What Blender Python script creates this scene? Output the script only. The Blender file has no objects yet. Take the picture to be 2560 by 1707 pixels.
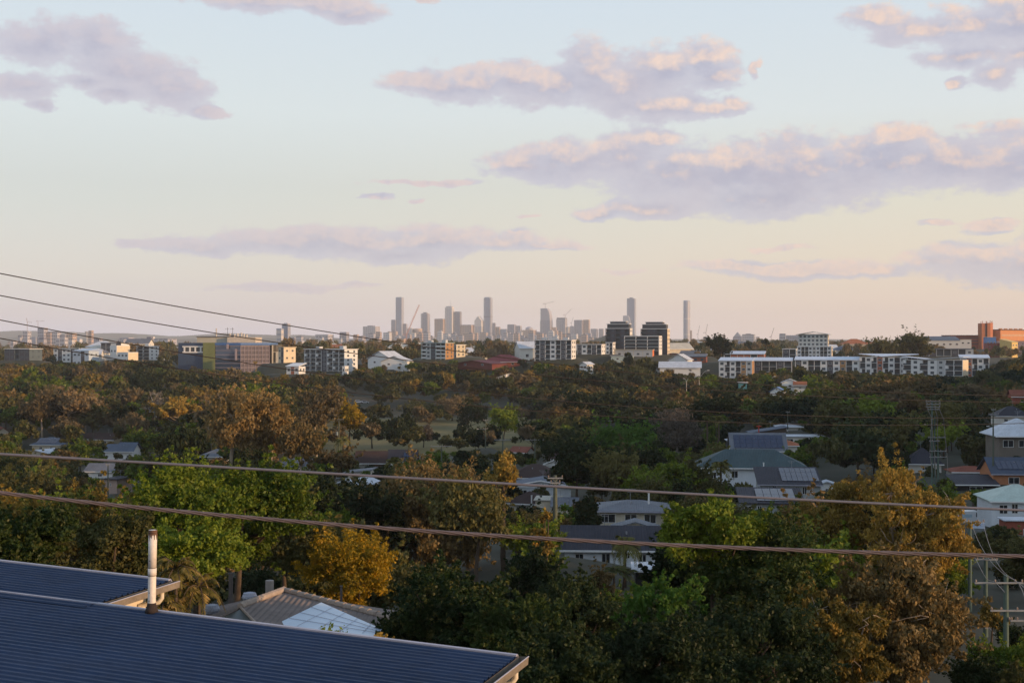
import bpy, math, random
import numpy as np
from mathutils import Vector, Matrix
rnd = random.Random(7)
R = math.radians
S = bpy.context.scene
COL = S.collection

# ------------------------------------------------------------------ camera, sky, sun, exposure
F = 3200.0; CX = 1280.0; CY = 853.5          # focal length and centre in photo pixels; the camera is level at z = 0
cd = bpy.data.cameras.new("camera"); cam = bpy.data.objects.new("camera", cd); COL.objects.link(cam)
cam.location = (0, 0, 0); cam.rotation_euler = (R(90), 0, 0)
cd.sensor_width = 36.0; cd.lens = 45.0; cd.clip_start = 0.1; cd.clip_end = 60000
S.camera = cam
S.view_settings.view_transform = 'Standard'; S.view_settings.look = 'None'
S.view_settings.exposure = 0.0; S.view_settings.gamma = 1.0
SUN_EL = R(9.0); SUN_AZ = R(113)              # clockwise from +Y (the view direction): right and slightly behind
sl = bpy.data.lights.new("sun", 'SUN'); sl.energy = 5.0; sl.angle = R(0.6); sl.color = (1.0, 0.62, 0.32)
so = bpy.data.objects.new("sun", sl); COL.objects.link(so)
sdir = Vector((math.sin(SUN_AZ)*math.cos(SUN_EL), math.cos(SUN_AZ)*math.cos(SUN_EL), math.sin(SUN_EL)))
so.rotation_euler = sdir.to_track_quat('Z', 'Y').to_euler(); so.location = (60, -20, 30)

class NT:
    """small node writer"""
    def __init__(s, tree): s.t = tree
    def n(s, typ, **kw):
        nd = s.t.nodes.new(typ)
        for k, v in kw.items(): setattr(nd, k, v)
        return nd
    def link(s, a, b): s.t.links.new(a, b)
    def put(s, sock, v):
        if isinstance(v, bpy.types.NodeSocket): s.link(v, sock)
        elif v is not None: sock.default_value = v
    def m(s, op, a, b=None, c=None, clamp=False):
        nd = s.n('ShaderNodeMath', operation=op, use_clamp=clamp)
        s.put(nd.inputs[0], a); s.put(nd.inputs[1], b)
        if c is not None: s.put(nd.inputs[2], c)
        return nd.outputs[0]
    def v(s, op, a, b=None):
        nd = s.n('ShaderNodeVectorMath', operation=op)
        s.put(nd.inputs[0], a)
        if b is not None: s.put(nd.inputs[1], b)
        return nd.outputs['Value'] if op in ('LENGTH', 'DOT_PRODUCT', 'DISTANCE') else nd.outputs[0]
    def mix(s, f, a, b, typ='MIX'):
        nd = s.n('ShaderNodeMix', data_type='RGBA', blend_type=typ)
        s.put(nd.inputs[0], f); s.put(nd.inputs[6], a); s.put(nd.inputs[7], b)
        return nd.outputs[2]
    def noise(s, vec, scale, detail=3, rough=0.5, col=False):
        nd = s.n('ShaderNodeTexNoise')
        if vec is not None: s.link(vec, nd.inputs['Vector'])
        nd.inputs['Scale'].default_value = scale; nd.inputs['Detail'].default_value = detail; nd.inputs['Roughness'].default_value = rough
        return nd.outputs['Color' if col else 'Fac']
    def ramp(s, f, stops, interp='LINEAR'):
        nd = s.n('ShaderNodeValToRGB'); s.put(nd.inputs[0], f); e = nd.color_ramp; e.interpolation = interp
        while len(e.elements) < len(stops): e.elements.new(0.5)
        for el, (p, c) in zip(e.elements, stops):
            el.position = p; el.color = (c[0], c[1], c[2], 1) if not isinstance(c, (int, float)) else (c, c, c, 1)
        return nd.outputs[0]

def lin(r, g, b):
    f = lambda c: (c/255/12.92) if c/255 <= 0.04045 else ((c/255+0.055)/1.055)**2.4
    return (f(r), f(g), f(b), 1.0)

# clouds: (centre x, centre y, half width, half height) as seen from the hill, turned into directions
CLOUDS = [
 (1080,212,150,38),(1190,215,190,52),(1290,200,130,48),(1370,215,200,60),(1480,170,85,85),(1560,215,170,80),(1660,180,130,72),(1760,150,95,55),(1800,190,80,45),
 (1640,262,190,42),(1770,278,90,25),(1830,268,32,28),(1895,170,14,34),
 (1300,415,110,45),(1440,405,190,58),(1560,385,130,62),(1640,345,75,34),(1700,440,230,75),(1850,420,260,80),(2020,430,300,95),(2200,410,260,85),(2360,400,260,72),(2520,400,160,85),(1900,500,230,58),
 (2250,345,80,40),(1600,520,140,28),(1500,535,80,20),
 (520,612,210,26),(700,600,240,36),(880,605,290,44),(1080,600,260,42),(1250,600,170,28),(1380,612,110,12),(1000,640,140,26),(340,610,60,14),
 (110,110,120,62),(250,110,110,60),(330,180,140,62),(430,225,120,55),(530,285,50,20),(60,215,90,34),(100,262,40,16),(220,210,80,20),(300,235,90,22),
 (640,5,160,26),(800,10,140,30),(880,35,90,30),(1070,2,40,12),
 (2190,45,100,42),(2310,75,140,38),(2440,60,130,62),(2540,50,100,80),(2420,140,130,30),(2480,190,52,38),(2395,205,30,20),(2560,130,60,42),
 (1830,668,150,16),(2000,672,260,28),(2180,670,140,20),(2330,650,110,26),(2470,655,170,52),(2560,660,120,55),(1560,676,60,8),
 (2330,560,50,9),(2480,565,90,16),(730,718,210,12),(900,716,70,8),(1060,455,160,10),(940,490,55,8),(1045,498,18,6),(1320,545,30,5),(1950,622,90,8),(1900,520,60,14),
]
w = bpy.data.worlds.new("World"); S.world = w; w.use_nodes = True
wt = w.node_tree; wt.nodes.clear(); W = NT(wt)
g = bpy.data.node_groups.new("cloud_density", 'ShaderNodeTree')
g.interface.new_socket('P', in_out='INPUT', socket_type='NodeSocketVector'); g.interface.new_socket('D', in_out='OUTPUT', socket_type='NodeSocketFloat')
G = NT(g); gi = G.n('NodeGroupInput'); go = G.n('NodeGroupOutput')
P = gi.outputs[0]
Pn = G.v('MULTIPLY', P, (1, 1.7, 1))
wob = G.v('SUBTRACT', G.noise(Pn, 22, 5, 0.6, True), (0.5, 0.5, 0.5))
P2 = G.v('ADD', P, G.v('MULTIPLY', wob, (0.036, 0.018, 0)))
acc = None
for (x, y, rx, ry) in CLOUDS:
    az = math.atan((x-CX)/F); el = math.atan((CY-y)*math.cos(az)/F)
    d = G.v('SUBTRACT', P2, (az, el, 0)); d = G.v('MULTIPLY', d, (F/rx/1.12, F/ry/1.15, 0))
    l = G.m('SUBTRACT', 1.0, G.v('LENGTH', d))
    if acc is None: acc = l
    else:
        nd = G.n('ShaderNodeMath', operation='SMOOTH_MAX'); G.put(nd.inputs[0], acc); G.put(nd.inputs[1], l); nd.inputs[2].default_value = 0.45; acc = nd.outputs[0]
fl = G.m('SUBTRACT', G.noise(Pn, 55, 9, 0.70), 0.5)
bl = G.m('SUBTRACT', G.noise(Pn, 26, 3, 0.5), 0.5)
base_d = G.m('MULTIPLY_ADD', bl, 0.75, acc)
G.link(G.m('MULTIPLY_ADD', fl, 0.95, G.m('SUBTRACT', base_d, 0.10)), go.inputs[0])
g.interface.new_socket('Soft', in_out='OUTPUT', socket_type='NodeSocketFloat'); G.link(G.m('MULTIPLY_ADD', G.m('SUBTRACT', G.noise(Pn, 40, 2, 0.5), 0.5), 0.9, base_d), go.inputs[1])

tc = W.n('ShaderNodeTexCoord'); sep = W.n('ShaderNodeSeparateXYZ'); W.link(tc.outputs['Generated'], sep.inputs[0])
AZ = W.m('ARCTAN2', sep.outputs[0], sep.outputs[1]); EL = W.m('ARCSINE', sep.outputs[2])
cmb = W.n('ShaderNodeCombineXYZ'); W.link(AZ, cmb.inputs[0]); W.link(EL, cmb.inputs[1]); P = cmb.outputs[0]
def dens(p):
    nd = W.n('ShaderNodeGroup'); nd.node_tree = g; W.link(p, nd.inputs[0]); return nd.outputs
D0, S0 = dens(P)[:]; S1 = dens(W.v('ADD', P, (0.0045, 0.0095, 0)))[1]
alpha = W.n('ShaderNodeMapRange', interpolation_type='SMOOTHSTEP'); W.put(alpha.inputs[0], D0); alpha.inputs[1].default_value = -0.06; alpha.inputs[2].default_value = 0.30
litn = W.n('ShaderNodeMapRange', interpolation_type='SMOOTHSTEP'); W.put(litn.inputs[0], W.m('MULTIPLY_ADD', W.m('SUBTRACT', W.noise(P, 90, 5, 0.65), 0.5), 1.0, W.m('MINIMUM', W.m('SUBTRACT', S0, S1), 0.55))); litn.inputs[1].default_value = 0.05; litn.inputs[2].default_value = 0.80
thick = W.n('ShaderNodeMapRange', interpolation_type='SMOOTHSTEP'); W.put(thick.inputs[0], D0); thick.inputs[1].default_value = 0.2; thick.inputs[2].default_value = 1.0
sky = W.n('ShaderNodeTexSky'); sky.sky_type = 'NISHITA'; sky.sun_disc = False; sky.sun_elevation = SUN_EL; sky.sun_rotation = SUN_AZ
sky.altitude = 50; sky.air_density = 1.0; sky.dust_density = 2.0; sky.ozone_density = 2.0
nis = W.v('MULTIPLY', sky.outputs[0], (0.15, 0.15, 0.15))
# measured evening colours by elevation, cooler to the left and warmer towards the sun
f_el = W.m('MULTIPLY', EL, 1/0.30, clamp=True)
left = W.ramp(f_el, [(0.0, lin(190,190,208)[:3]), (0.07, lin(204,199,202)[:3]), (0.17, lin(214,210,203)[:3]), (0.35, lin(216,221,217)[:3]), (0.58, lin(224,234,236)[:3]), (1.0, lin(212,228,243)[:3])])
right = W.ramp(f_el, [(0.0, lin(220,195,178)[:3]), (0.09, lin(225,203,183)[:3]), (0.2, lin(228,214,194)[:3]), (0.36, lin(229,226,210)[:3]), (0.58, lin(227,235,237)[:3]), (1.0, lin(212,229,244)[:3])])
f_az = W.n('ShaderNodeMapRange', interpolation_type='SMOOTHSTEP'); W.put(f_az.inputs[0], AZ); f_az.inputs[1].default_value = -0.42; f_az.inputs[2].default_value = 0.42
grad = W.mix(f_az.outputs[0], left, right)
up = W.ramp(W.m('MULTIPLY', EL, 1/1.4, clamp=True), [(0.0, (1,1,1)), (0.25, (1,1,1)), (1.0, (0.36,0.47,0.66))])
grad = W.mix(1.0, grad, up, 'MULTIPLY')
base = W.mix(0.92, nis, grad)
hzn = W.ramp(W.m('MULTIPLY', EL, 1/0.12, clamp=True), [(0.0, (1.46,1.43,1.44)), (0.35, (1.20,1.19,1.18)), (1.0, (1.02,1.01,1.0))])
base = W.mix(1.0, base, hzn, 'MULTIPLY')
cool = W.mix(thick.outputs[0], lin(203,203,216), lin(176,178,200))
warm = W.ramp(f_az.outputs[0], [(0.0, lin(210,203,212)[:3]), (0.4, lin(232,212,206)[:3]), (0.7, lin(250,222,204)[:3]), (1.0, lin(250,219,198)[:3])])
blot = W.ramp(W.noise(P, 16, 3, 0.5), [(0.35, 0.0), (0.65, 1.0)])
cool = W.mix(W.m('MULTIPLY', blot, 0.35), cool, lin(208,198,206))
ccol = W.mix(W.m('MULTIPLY', litn.outputs[0], 0.88), cool, warm)
low = W.n('ShaderNodeMapRange'); W.put(low.inputs[0], EL); low.inputs[1].default_value = 0.02; low.inputs[2].default_value = 0.12; low.inputs[3].default_value = 0.72; low.inputs[4].default_value = 0.93
fin = W.mix(W.m('MULTIPLY', alpha.outputs[0], low.outputs[0]), base, ccol)
bg = W.n('ShaderNodeBackground'); bg.inputs[1].default_value = 1.0; W.link(fin, bg.inputs[0])
wo = W.n('ShaderNodeOutputWorld'); W.link(bg.outputs[0], wo.inputs[0])
w.cycles.sampling_method = 'MANUAL'; w.cycles.sample_map_resolution = 512
S.cycles.volume_step_rate = 1.0; S.cycles.max_bounces = 5; S.cycles.diffuse_bounces = 2; S.cycles.transparent_max_bounces = 4; S.cycles.volume_bounces = 0; S.cycles.glossy_bounces = 2

# ------------------------------------------------------------------ object kit
def tag(o, label=None, cat=None, group=None, kind=None):
    if label: o['label'] = label
    if cat: o['category'] = cat
    if group: o['group'] = group
    if kind: o['kind'] = kind
    return o
def thing(name, label, cat, loc=(0,0,0), rz=0.0, group=None):
    o = bpy.data.objects.new(name, None); COL.objects.link(o); o.empty_display_size = 0.5
    o.location = loc; o.rotation_euler = (0, 0, rz)
    return tag(o, label, cat, group)
def child(name, me, parent, mat=None, label=None):
    o = bpy.data.objects.new(name, me); COL.objects.link(o); o.parent = parent
    if mat is not None:
        if not me.materials: me.materials.append(mat)
        o.material_slots[0].link = 'OBJECT'; o.material_slots[0].material = mat
    if label: o['label'] = label
    return o
def copy_tree(o, parent=None):
    c = o.copy(); COL.objects.link(c); c.parent = parent
    for ch in o.children: copy_tree(ch, c)
    return c

class MB:
    """collects shapes, then links them as one mesh"""
    def __init__(s): s.v = []; s.f = []; s.m = []
    def face(s, pts, m=0):
        i = len(s.v); s.v += [tuple(p) for p in pts]; s.f.append(tuple(range(i, i+len(pts)))); s.m.append(m); return s
    def box(s, x0, x1, y0, y1, z0, z1, m=0, rz=0, piv=None):
        p = [(x0,y0,z0),(x1,y0,z0),(x1,y1,z0),(x0,y1,z0),(x0,y0,z1),(x1,y0,z1),(x1,y1,z1),(x0,y1,z1)]
        if rz:
            cx, cy = piv or ((x0+x1)/2, (y0+y1)/2); c, q = math.cos(rz), math.sin(rz)
            p = [(cx+(a-cx)*c-(b-cy)*q, cy+(a-cx)*q+(b-cy)*c, z) for a, b, z in p]
        i = len(s.v); s.v += p
        for f in ((0,3,2,1),(4,5,6,7),(0,1,5,4),(1,2,6,5),(2,3,7,6),(3,0,4,7)):
            s.f.append(tuple(i+k for k in f)); s.m.append(m)
        return s
    def prism(s, poly, z0, z1, m=0):
        i = len(s.v); n = len(poly); s.v += [(a, b, z0) for a, b in poly] + [(a, b, z1) for a, b in poly]
        s.f.append(tuple(i+k for k in reversed(range(n)))); s.m.append(m)
        s.f.append(tuple(i+n+k for k in range(n))); s.m.append(m)
        for k in range(n):
            s.f.append((i+k, i+(k+1) % n, i+n+(k+1) % n, i+n+k)); s.m.append(m)
        return s
    def slab(s, pts, t, m=0):
        """thick plate under a planar or bent polygon given by its top points"""
        n = len(pts); i = len(s.v); s.v += [tuple(p) for p in pts] + [(p[0], p[1], p[2]-t) for p in pts]
        s.f.append(tuple(i+k for k in range(n))); s.m.append(m)
        s.f.append(tuple(i+n+k for k in reversed(range(n)))); s.m.append(m)
        for k in range(n):
            s.f.append((i+k, i+n+k, i+n+(k+1) % n, i+(k+1) % n)); s.m.append(m)
        return s
    def tube(s, pts, rad, n=6, m=0, cap=True):
        pts = [Vector(p) for p in pts]; rad = rad if hasattr(rad, '__len__') else [rad]*len(pts)
        prev = None; i0 = len(s.v)
        for k, p in enumerate(pts):
            t = (pts[min(k+1, len(pts)-1)] - pts[max(k-1, 0)])
            t = t.normalized() if t.length > 1e-9 else Vector((0,0,1))
            a = t.cross(Vector((0,0,1)) if abs(t.z) < 0.95 else Vector((1,0,0))) if prev is None else prev - t*prev.dot(t)
            a.normalize(); b = t.cross(a); prev = a
            for q in range(n):
                an = 2*math.pi*q/n; c = p + (a*math.cos(an)+b*math.sin(an))*rad[k]; s.v.append(tuple(c))
        for k in range(len(pts)-1):
            for q in range(n):
                s.f.append((i0+k*n+q, i0+k*n+(q+1) % n, i0+(k+1)*n+(q+1) % n, i0+(k+1)*n+q)); s.m.append(m)
        if cap:
            s.f.append(tuple(i0+q for q in reversed(range(n)))); s.m.append(m)
            e = i0+(len(pts)-1)*n; s.f.append(tuple(e+q for q in range(n))); s.m.append(m)
        return s
    def lathe(s, prof, x=0, y=0, n=20, m=0):
        i = len(s.v)
        for r, z in prof:
            for q in range(n):
                a = 2*math.pi*q/n; s.v.append((x+r*math.cos(a), y+r*math.sin(a), z))
        for k in range(len(prof)-1):
            for q in range(n):
                s.f.append((i+k*n+q, i+k*n+(q+1) % n, i+(k+1)*n+(q+1) % n, i+(k+1)*n+q)); s.m.append(m)
        s.f.append(tuple(i+q for q in reversed(range(n)))); s.m.append(m)
        e = i+(len(prof)-1)*n; s.f.append(tuple(e+q for q in range(n))); s.m.append(m)
        return s
    def mesh(s, name, mats):
        me = bpy.data.meshes.new(name); me.from_pydata(s.v, [], s.f)
        mats = mats if isinstance(mats, (list, tuple)) else [mats]
        for q in mats: me.materials.append(q)
        if len(mats) > 1: me.polygons.foreach_set('material_index', s.m)
        me.update(); return me
    def build(s, name, mats, parent=None, label=None, smooth=False):
        me = s.mesh(name, mats)
        if smooth: me.polygons.foreach_set('use_smooth', [True]*len(me.polygons))
        o = bpy.data.objects.new(name, me); COL.objects.link(o)
        if parent is not None: o.parent = parent
        if label: o['label'] = label
        return o

def quads_mesh(name, V, mat=None):
    """V: (N,4,3) array of quads"""
    n = len(V); me = bpy.data.meshes.new(name); me.vertices.add(n*4); me.loops.add(n*4); me.polygons.add(n)
    me.vertices.foreach_set('co', np.ascontiguousarray(V, dtype=np.float32).ravel())
    me.loops.foreach_set('vertex_index', np.arange(n*4, dtype=np.int32))
    me.polygons.foreach_set('loop_start', np.arange(0, n*4, 4, dtype=np.int32))
    if mat: me.materials.append(mat)
    me.update(calc_edges=True); return me

# ------------------------------------------------------------------ materials
MATS = {}
def mat(name, col, rough=0.7, metal=0.0, var=0.25, scale=0.6, bump=0.0, spec=0.3, wave=None, streak=None):
    """painted / mineral surface with mottling; wave=(axis, period m, depth) adds sheet ribs"""
    if name in MATS: return MATS[name]
    m = bpy.data.materials.new(name); m.use_nodes = True; t = m.node_tree; t.nodes.clear(); N = NT(t)
    out = N.n('ShaderNodeOutputMaterial'); bs = N.n('ShaderNodeBsdfPrincipled'); N.link(bs.outputs[0], out.inputs[0])
    bs.inputs['Roughness'].default_value = rough; bs.inputs['Metallic'].default_value = metal
    if 'Specular IOR Level' in bs.inputs: bs.inputs['Specular IOR Level'].default_value = spec
    oc = N.n('ShaderNodeTexCoord').outputs['Object']
    f = N.noise(oc, scale, 6, 0.6); f2 = N.noise(oc, scale*7, 3, 0.6)
    v = N.ramp(N.m('MULTIPLY_ADD', f2, 0.4, N.m('MULTIPLY', f, 0.6)), [(0.3, 1-var), (0.7, 1+var*0.6)])
    c = N.mix(1.0, (col[0], col[1], col[2], 1), v, 'MULTIPLY')
    if streak is not None:       # rain streaks and dust lying along the sheet
        mp = N.n('ShaderNodeMapping'); mp.inputs['Rotation'].default_value = (0, 0, streak); mp.inputs['Scale'].default_value = (.10, 2.2, 1); N.link(oc, mp.inputs[0])
        st = N.noise(mp.outputs[0], 2.0, 6, .65); c = N.mix(N.ramp(st, [(.42, 0.0), (.75, .55)]), c, (.035,.055,.10,1)); N.link(N.ramp(st, [(.3, .5), (.7, .78)]), bs.inputs['Roughness'])
    if wave:
        sp = N.n('ShaderNodeSeparateXYZ'); N.link(oc, sp.inputs[0])
        wv = N.m('SINE', N.m('MULTIPLY', sp.outputs['XYZ'.index(wave[0])], 2*math.pi/wave[1]))
        bp = N.n('ShaderNodeBump'); bp.inputs['Strength'].default_value = 1.0; bp.inputs['Distance'].default_value = wave[2]
        N.link(wv, bp.inputs['Height']); N.link(bp.outputs[0], bs.inputs['Normal'])
    elif bump:
        bp = N.n('ShaderNodeBump'); bp.inputs['Strength'].default_value = bump; N.link(f2, bp.inputs['Height']); N.link(bp.outputs[0], bs.inputs['Normal'])
    N.link(c, bs.inputs['Base Color']); MATS[name] = m; return m

def leafmat(name, a, b, c=None, trans=0.25):
    """foliage: clumps and leaves wander between colours a and b with flecks of c; each tree leans its own way"""
    if name in MATS: return MATS[name]
    m = bpy.data.materials.new(name); m.use_nodes = True; t = m.node_tree; t.nodes.clear(); N = NT(t)
    oc = N.n('ShaderNodeTexCoord').outputs['Object']; oi = N.n('ShaderNodeObjectInfo').outputs['Random']
    f = N.noise(oc, 0.45, 3, 0.6); f2 = N.noise(oc, 6.0, 2, 0.7)
    k = N.m('MULTIPLY_ADD', f2, 0.45, N.m('MULTIPLY', f, 0.55)); k = N.m('ADD', k, N.m('MULTIPLY', N.m('SUBTRACT', oi, 0.5), 0.25))
    k = N.ramp(k, [(0.34, 0.0), (0.64, 1.0)])
    col = N.mix(k, (*a, 1), (*b, 1))
    if c: col = N.mix(N.ramp(N.noise(oc, 2.3, 3, 0.6), [(0.55, 0.0), (0.72, 0.85)]), col, (*c, 1))
    d = N.n('ShaderNodeBsdfDiffuse'); N.link(col, d.inputs[0]); tr = N.n('ShaderNodeBsdfTranslucent'); N.link(col, tr.inputs[0])
    gl = N.n('ShaderNodeBsdfGlossy'); gl.inputs['Roughness'].default_value = 0.45; gl.inputs[0].default_value = (0.8, 0.8, 0.8, 1)
    mx = N.n('ShaderNodeMixShader'); mx.inputs[0].default_value = trans; N.link(d.outputs[0], mx.inputs[1]); N.link(tr.outputs[0], mx.inputs[2])
    m2 = N.n('ShaderNodeMixShader'); m2.inputs[0].default_value = 0.012; N.link(mx.outputs[0], m2.inputs[1]); N.link(gl.outputs[0], m2.inputs[2])
    out = N.n('ShaderNodeOutputMaterial'); N.link(m2.outputs[0], out.inputs[0]); MATS[name] = m; return m

L_OLIVE = leafmat('olive_leaves', (.040,.050,.016), (.125,.115,.036), (.165,.125,.045))
L_DARK = leafmat('dark_leaves', (.011,.020,.008), (.034,.050,.017))
L_RUST = leafmat('rust_leaves', (.070,.056,.022), (.200,.130,.050), (.25,.15,.055))
L_GUM = leafmat('gum_leaves', (.10,.080,.042), (.22,.155,.080), (.18,.145,.07))
L_GREEN = leafmat('green_leaves', (.040,.075,.010), (.17,.22,.022), (.25,.26,.034), 0.3)
L_FRESH = leafmat('fresh_green_leaves', (.03,.075,.012), (.07,.14,.022), None, 0.3)
L_GOLD = leafmat('golden_flowering_leaves', (.09,.09,.012), (.42,.26,.015), (.66,.34,.02), 0.3)
L_ORANGE = leafmat('amber_leaves', (.10,.078,.018), (.33,.22,.045), (.44,.26,.055))
L_GREY = leafmat('grey_twigs', (.060,.052,.042), (.12,.10,.08))
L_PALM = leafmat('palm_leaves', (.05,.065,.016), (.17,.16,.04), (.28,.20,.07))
L_SUNPALM = leafmat('sunlit_palm_leaves', (.10,.09,.02), (.34,.25,.07), (.55,.36,.12), .35)  # palm leaves brightened to gold to stand in for sunlight
L_TAN = leafmat('sunlit_tan_leaves', (.11,.085,.035), (.29,.195,.075), (.36,.22,.07))  # leaf tones lightened so the sunlight is in the colour
L_LIT = leafmat('glossy_sun_flecked_leaves', (.014,.028,.008), (.050,.075,.018), (.17,.15,.04))  # dark leaves; warm flecks put sunlit leaves into the colour
BARK = mat('brown_bark', (.085,.062,.045), .9, var=.45, scale=1.5, bump=.5)
BARK_P = mat('pale_bark', (.33,.27,.21), .8, var=.4, scale=1.2, bump=.3)
BARK_D = mat('dark_bark', (.045,.036,.028), .9, var=.4, scale=1.5, bump=.5)

# ------------------------------------------------------------------ trees
def unit(rng, n):
    v = rng.normal(size=(n, 3)); return v/np.linalg.norm(v, axis=1, keepdims=True)
def leaves(rng, cen, rad, per, size, droop=0.0, elong=1.7, flat=0.75):
    """diamond leaves scattered round clump centres, dense towards each clump's skin"""
    K = len(cen); wt_ = (np.asarray(rad)/np.mean(rad))**2; cnt = np.maximum(1, (per*wt_*(K/wt_.sum())*rng.uniform(.45, 1.55, K)).astype(int)); n = int(cnt.sum())
    c = np.repeat(cen, cnt, 0); r = np.repeat(rad, cnt)[:, None]
    u = unit(rng, n); u[:, 2] *= flat
    p = c + u*r*(rng.random((n, 1))**0.4)
    ax = unit(rng, n)
    if droop: ax = ax*(1-droop) + np.array([0, 0, -1.0])*droop; ax /= np.linalg.norm(ax, axis=1, keepdims=True)
    nr = u*0.8 + unit(rng, n)*0.9 + np.array([0, 0, 0.25]); b = np.cross(ax, nr); b /= np.linalg.norm(b, axis=1, keepdims=True)+1e-9
    s = (size*(0.5+1.0*rng.random((n, 1))**1.5))
    L = ax*s*elong*0.5; Bv = b*s*0.5
    return np.stack([p-L, p+Bv, p+L, p-Bv], 1)

def tree_meshes(seed, H, Wd, base, leaf, nl, kind='round', lobes=9, clumps=16, sparse=1.0):
    """returns (trunk MB, leaf quads). base = height fraction where the crown starts"""
    rng = np.random.default_rng(seed); tr = MB()
    zb = H*base; hz = (H-zb)/2; ctr = np.array([0, 0, zb+hz])
    lc = []; tries = 0
    while len(lc) < lobes and tries < 4000:
        tries += 1; q = unit(rng, 1)[0]*(rng.random()**0.45)*0.74
        if kind == 'umbrella': q[2] = abs(q[2])*0.8
        if kind == 'gum' and q[2] < -0.1 and rng.random() < 0.4: continue
        p = ctr + q*np.array([Wd/2, Wd/2, hz])
        if kind == 'conifer': p[:2] *= 1.15-0.95*(p[2]-zb)/(H-zb)
        if all(np.linalg.norm((p-o)/np.array([Wd, Wd, 2*hz])) > 0.85/lobes**0.5*0.5 for o in lc): lc.append(p)
    lc = np.array(lc); lr = (0.13+0.19*rng.random(len(lc)))*min(Wd, 2.6*hz)*(9/lobes)**0.33
    if kind == 'umbrella': lr *= 1.1
    trad = max(0.06, H*0.020)
    lean = rng.normal(size=2)*H*0.03
    top = np.array([lean[0], lean[1], zb+hz*0.9])
    tp = [np.array([0, 0, -0.4])]+[top*t+np.array([math.sin(t*3+seed)*H*.012, math.cos(t*4+seed)*H*.012, 0]) for t in (0.25, 0.5, 0.75, 1.0)]
    tr.tube(tp, [trad*1.3, trad*1.05, trad*.85, trad*.6, trad*.25], 7)
    cc, cr = [], []
    for p, r in zip(lc, lr):
        t = min(0.92, max(base*0.65, (p[2]-0.45*np.linalg.norm(p[:2]))/top[2])); a = top*t
        mid = (a+p)/2 + np.array([0, 0, -0.06*H*rng.random()]) + rng.normal(size=3)*r*.15
        tr.tube([a, mid, p, p+(p-mid)*.35], [trad*.5, trad*.36, trad*.18, trad*.06], 5, cap=False)
        k = max(4, int(clumps*(r/lr.mean())**2)); u = unit(rng, k); 
        if kind != 'gum': u[:, 2] = np.where(u[:, 2] < -0.35, -u[:, 2], u[:, 2])
        q = p + u*np.array([1, 1, .8])*r*(0.55+0.4*rng.random((k, 1)))
        for j in range(k):
            cc.append(q[j]); cr.append(r*(0.20+0.30*rng.random()))
            if j % 3 == 0: tr.tube([p, (p+q[j])/2+rng.normal(size=3)*r*.08, q[j]], [trad*.15, trad*.09, trad*.04], 4, cap=False)
    cc = np.array(cc); cr = np.array(cr)
    if sparse < 1: keep = rng.random(len(cc)) < sparse; cc, cr = cc[keep], cr[keep]
    per = max(1, int(nl/len(cc)))
    V = leaves(rng, cc, cr, per, leaf, droop=0.55 if kind == 'gum' else 0.0, elong=2.2 if kind == 'gum' else 1.7)
    if nl > 3000:                                        # stray sprays that break the outline
        k = int(len(cc)*.6); pick = rng.integers(0, len(cc), k); o_ = (cc[pick]-ctr)/np.linalg.norm(cc[pick]-ctr, axis=1, keepdims=True)+rng.normal(size=(k, 3))*.3+np.array([0,0,.35])
        for q_, f_ in ((.9,.5),(1.35,.36),(1.75,.24)): V = np.concatenate([V, leaves(rng, cc[pick]+o_*cr[pick][:, None]*q_, cr[pick]*f_, max(1, per//9), leaf)])
    return tr, V

def make_tree(name, label, cat, loc, rz, seed, H, Wd, base, leaf, nl, lm, bark, kind='round', lobes=9, clumps=16, sparse=1.0, group=None, scale=None, twigs=0):
    tr, V = tree_meshes(seed, H, Wd, base, leaf, nl, kind, lobes, clumps, sparse)
    root = thing(name, label, cat, loc, rz, group)
    if scale: root.scale = scale
    tr.build('trunk', bark, root, smooth=True)
    if twigs:
        rg = np.random.default_rng(seed+99); tb = MB(); zc = H*(1+base)/2; hz_ = H*(1-base)/2
        for i in range(twigs):
            u = unit(rg, 1)[0]; u[1] = -abs(u[1]); p = np.array([u[0]*Wd*.38, u[1]*Wd*.34, zc+u[2]*hz_*.8]); dr = unit(rg, 1)[0]; dr[2] = abs(dr[2])*.9; P_l = [p*np.array([.6,.6,1])-np.array([0,0,hz_*.12])]
            for k in range(6): dr = dr*.85+unit(rg, 1)[0]*.38; dr /= np.linalg.norm(dr); P_l.append(P_l[-1]*.0+(p if k == 0 else P_l[-1]+dr*Wd*.05))
            r0 = Wd*.0034*rg.uniform(.5, 1.3); tb.tube(P_l, [r0*1.3,r0,r0*.9,r0*.75,r0*.6,r0*.45,r0*.25], 5, cap=False)
        tb.build('bare_branches', bark, root, smooth=True)
    child('crown', quads_mesh('crown', V, lm), root)
    return root

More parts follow.
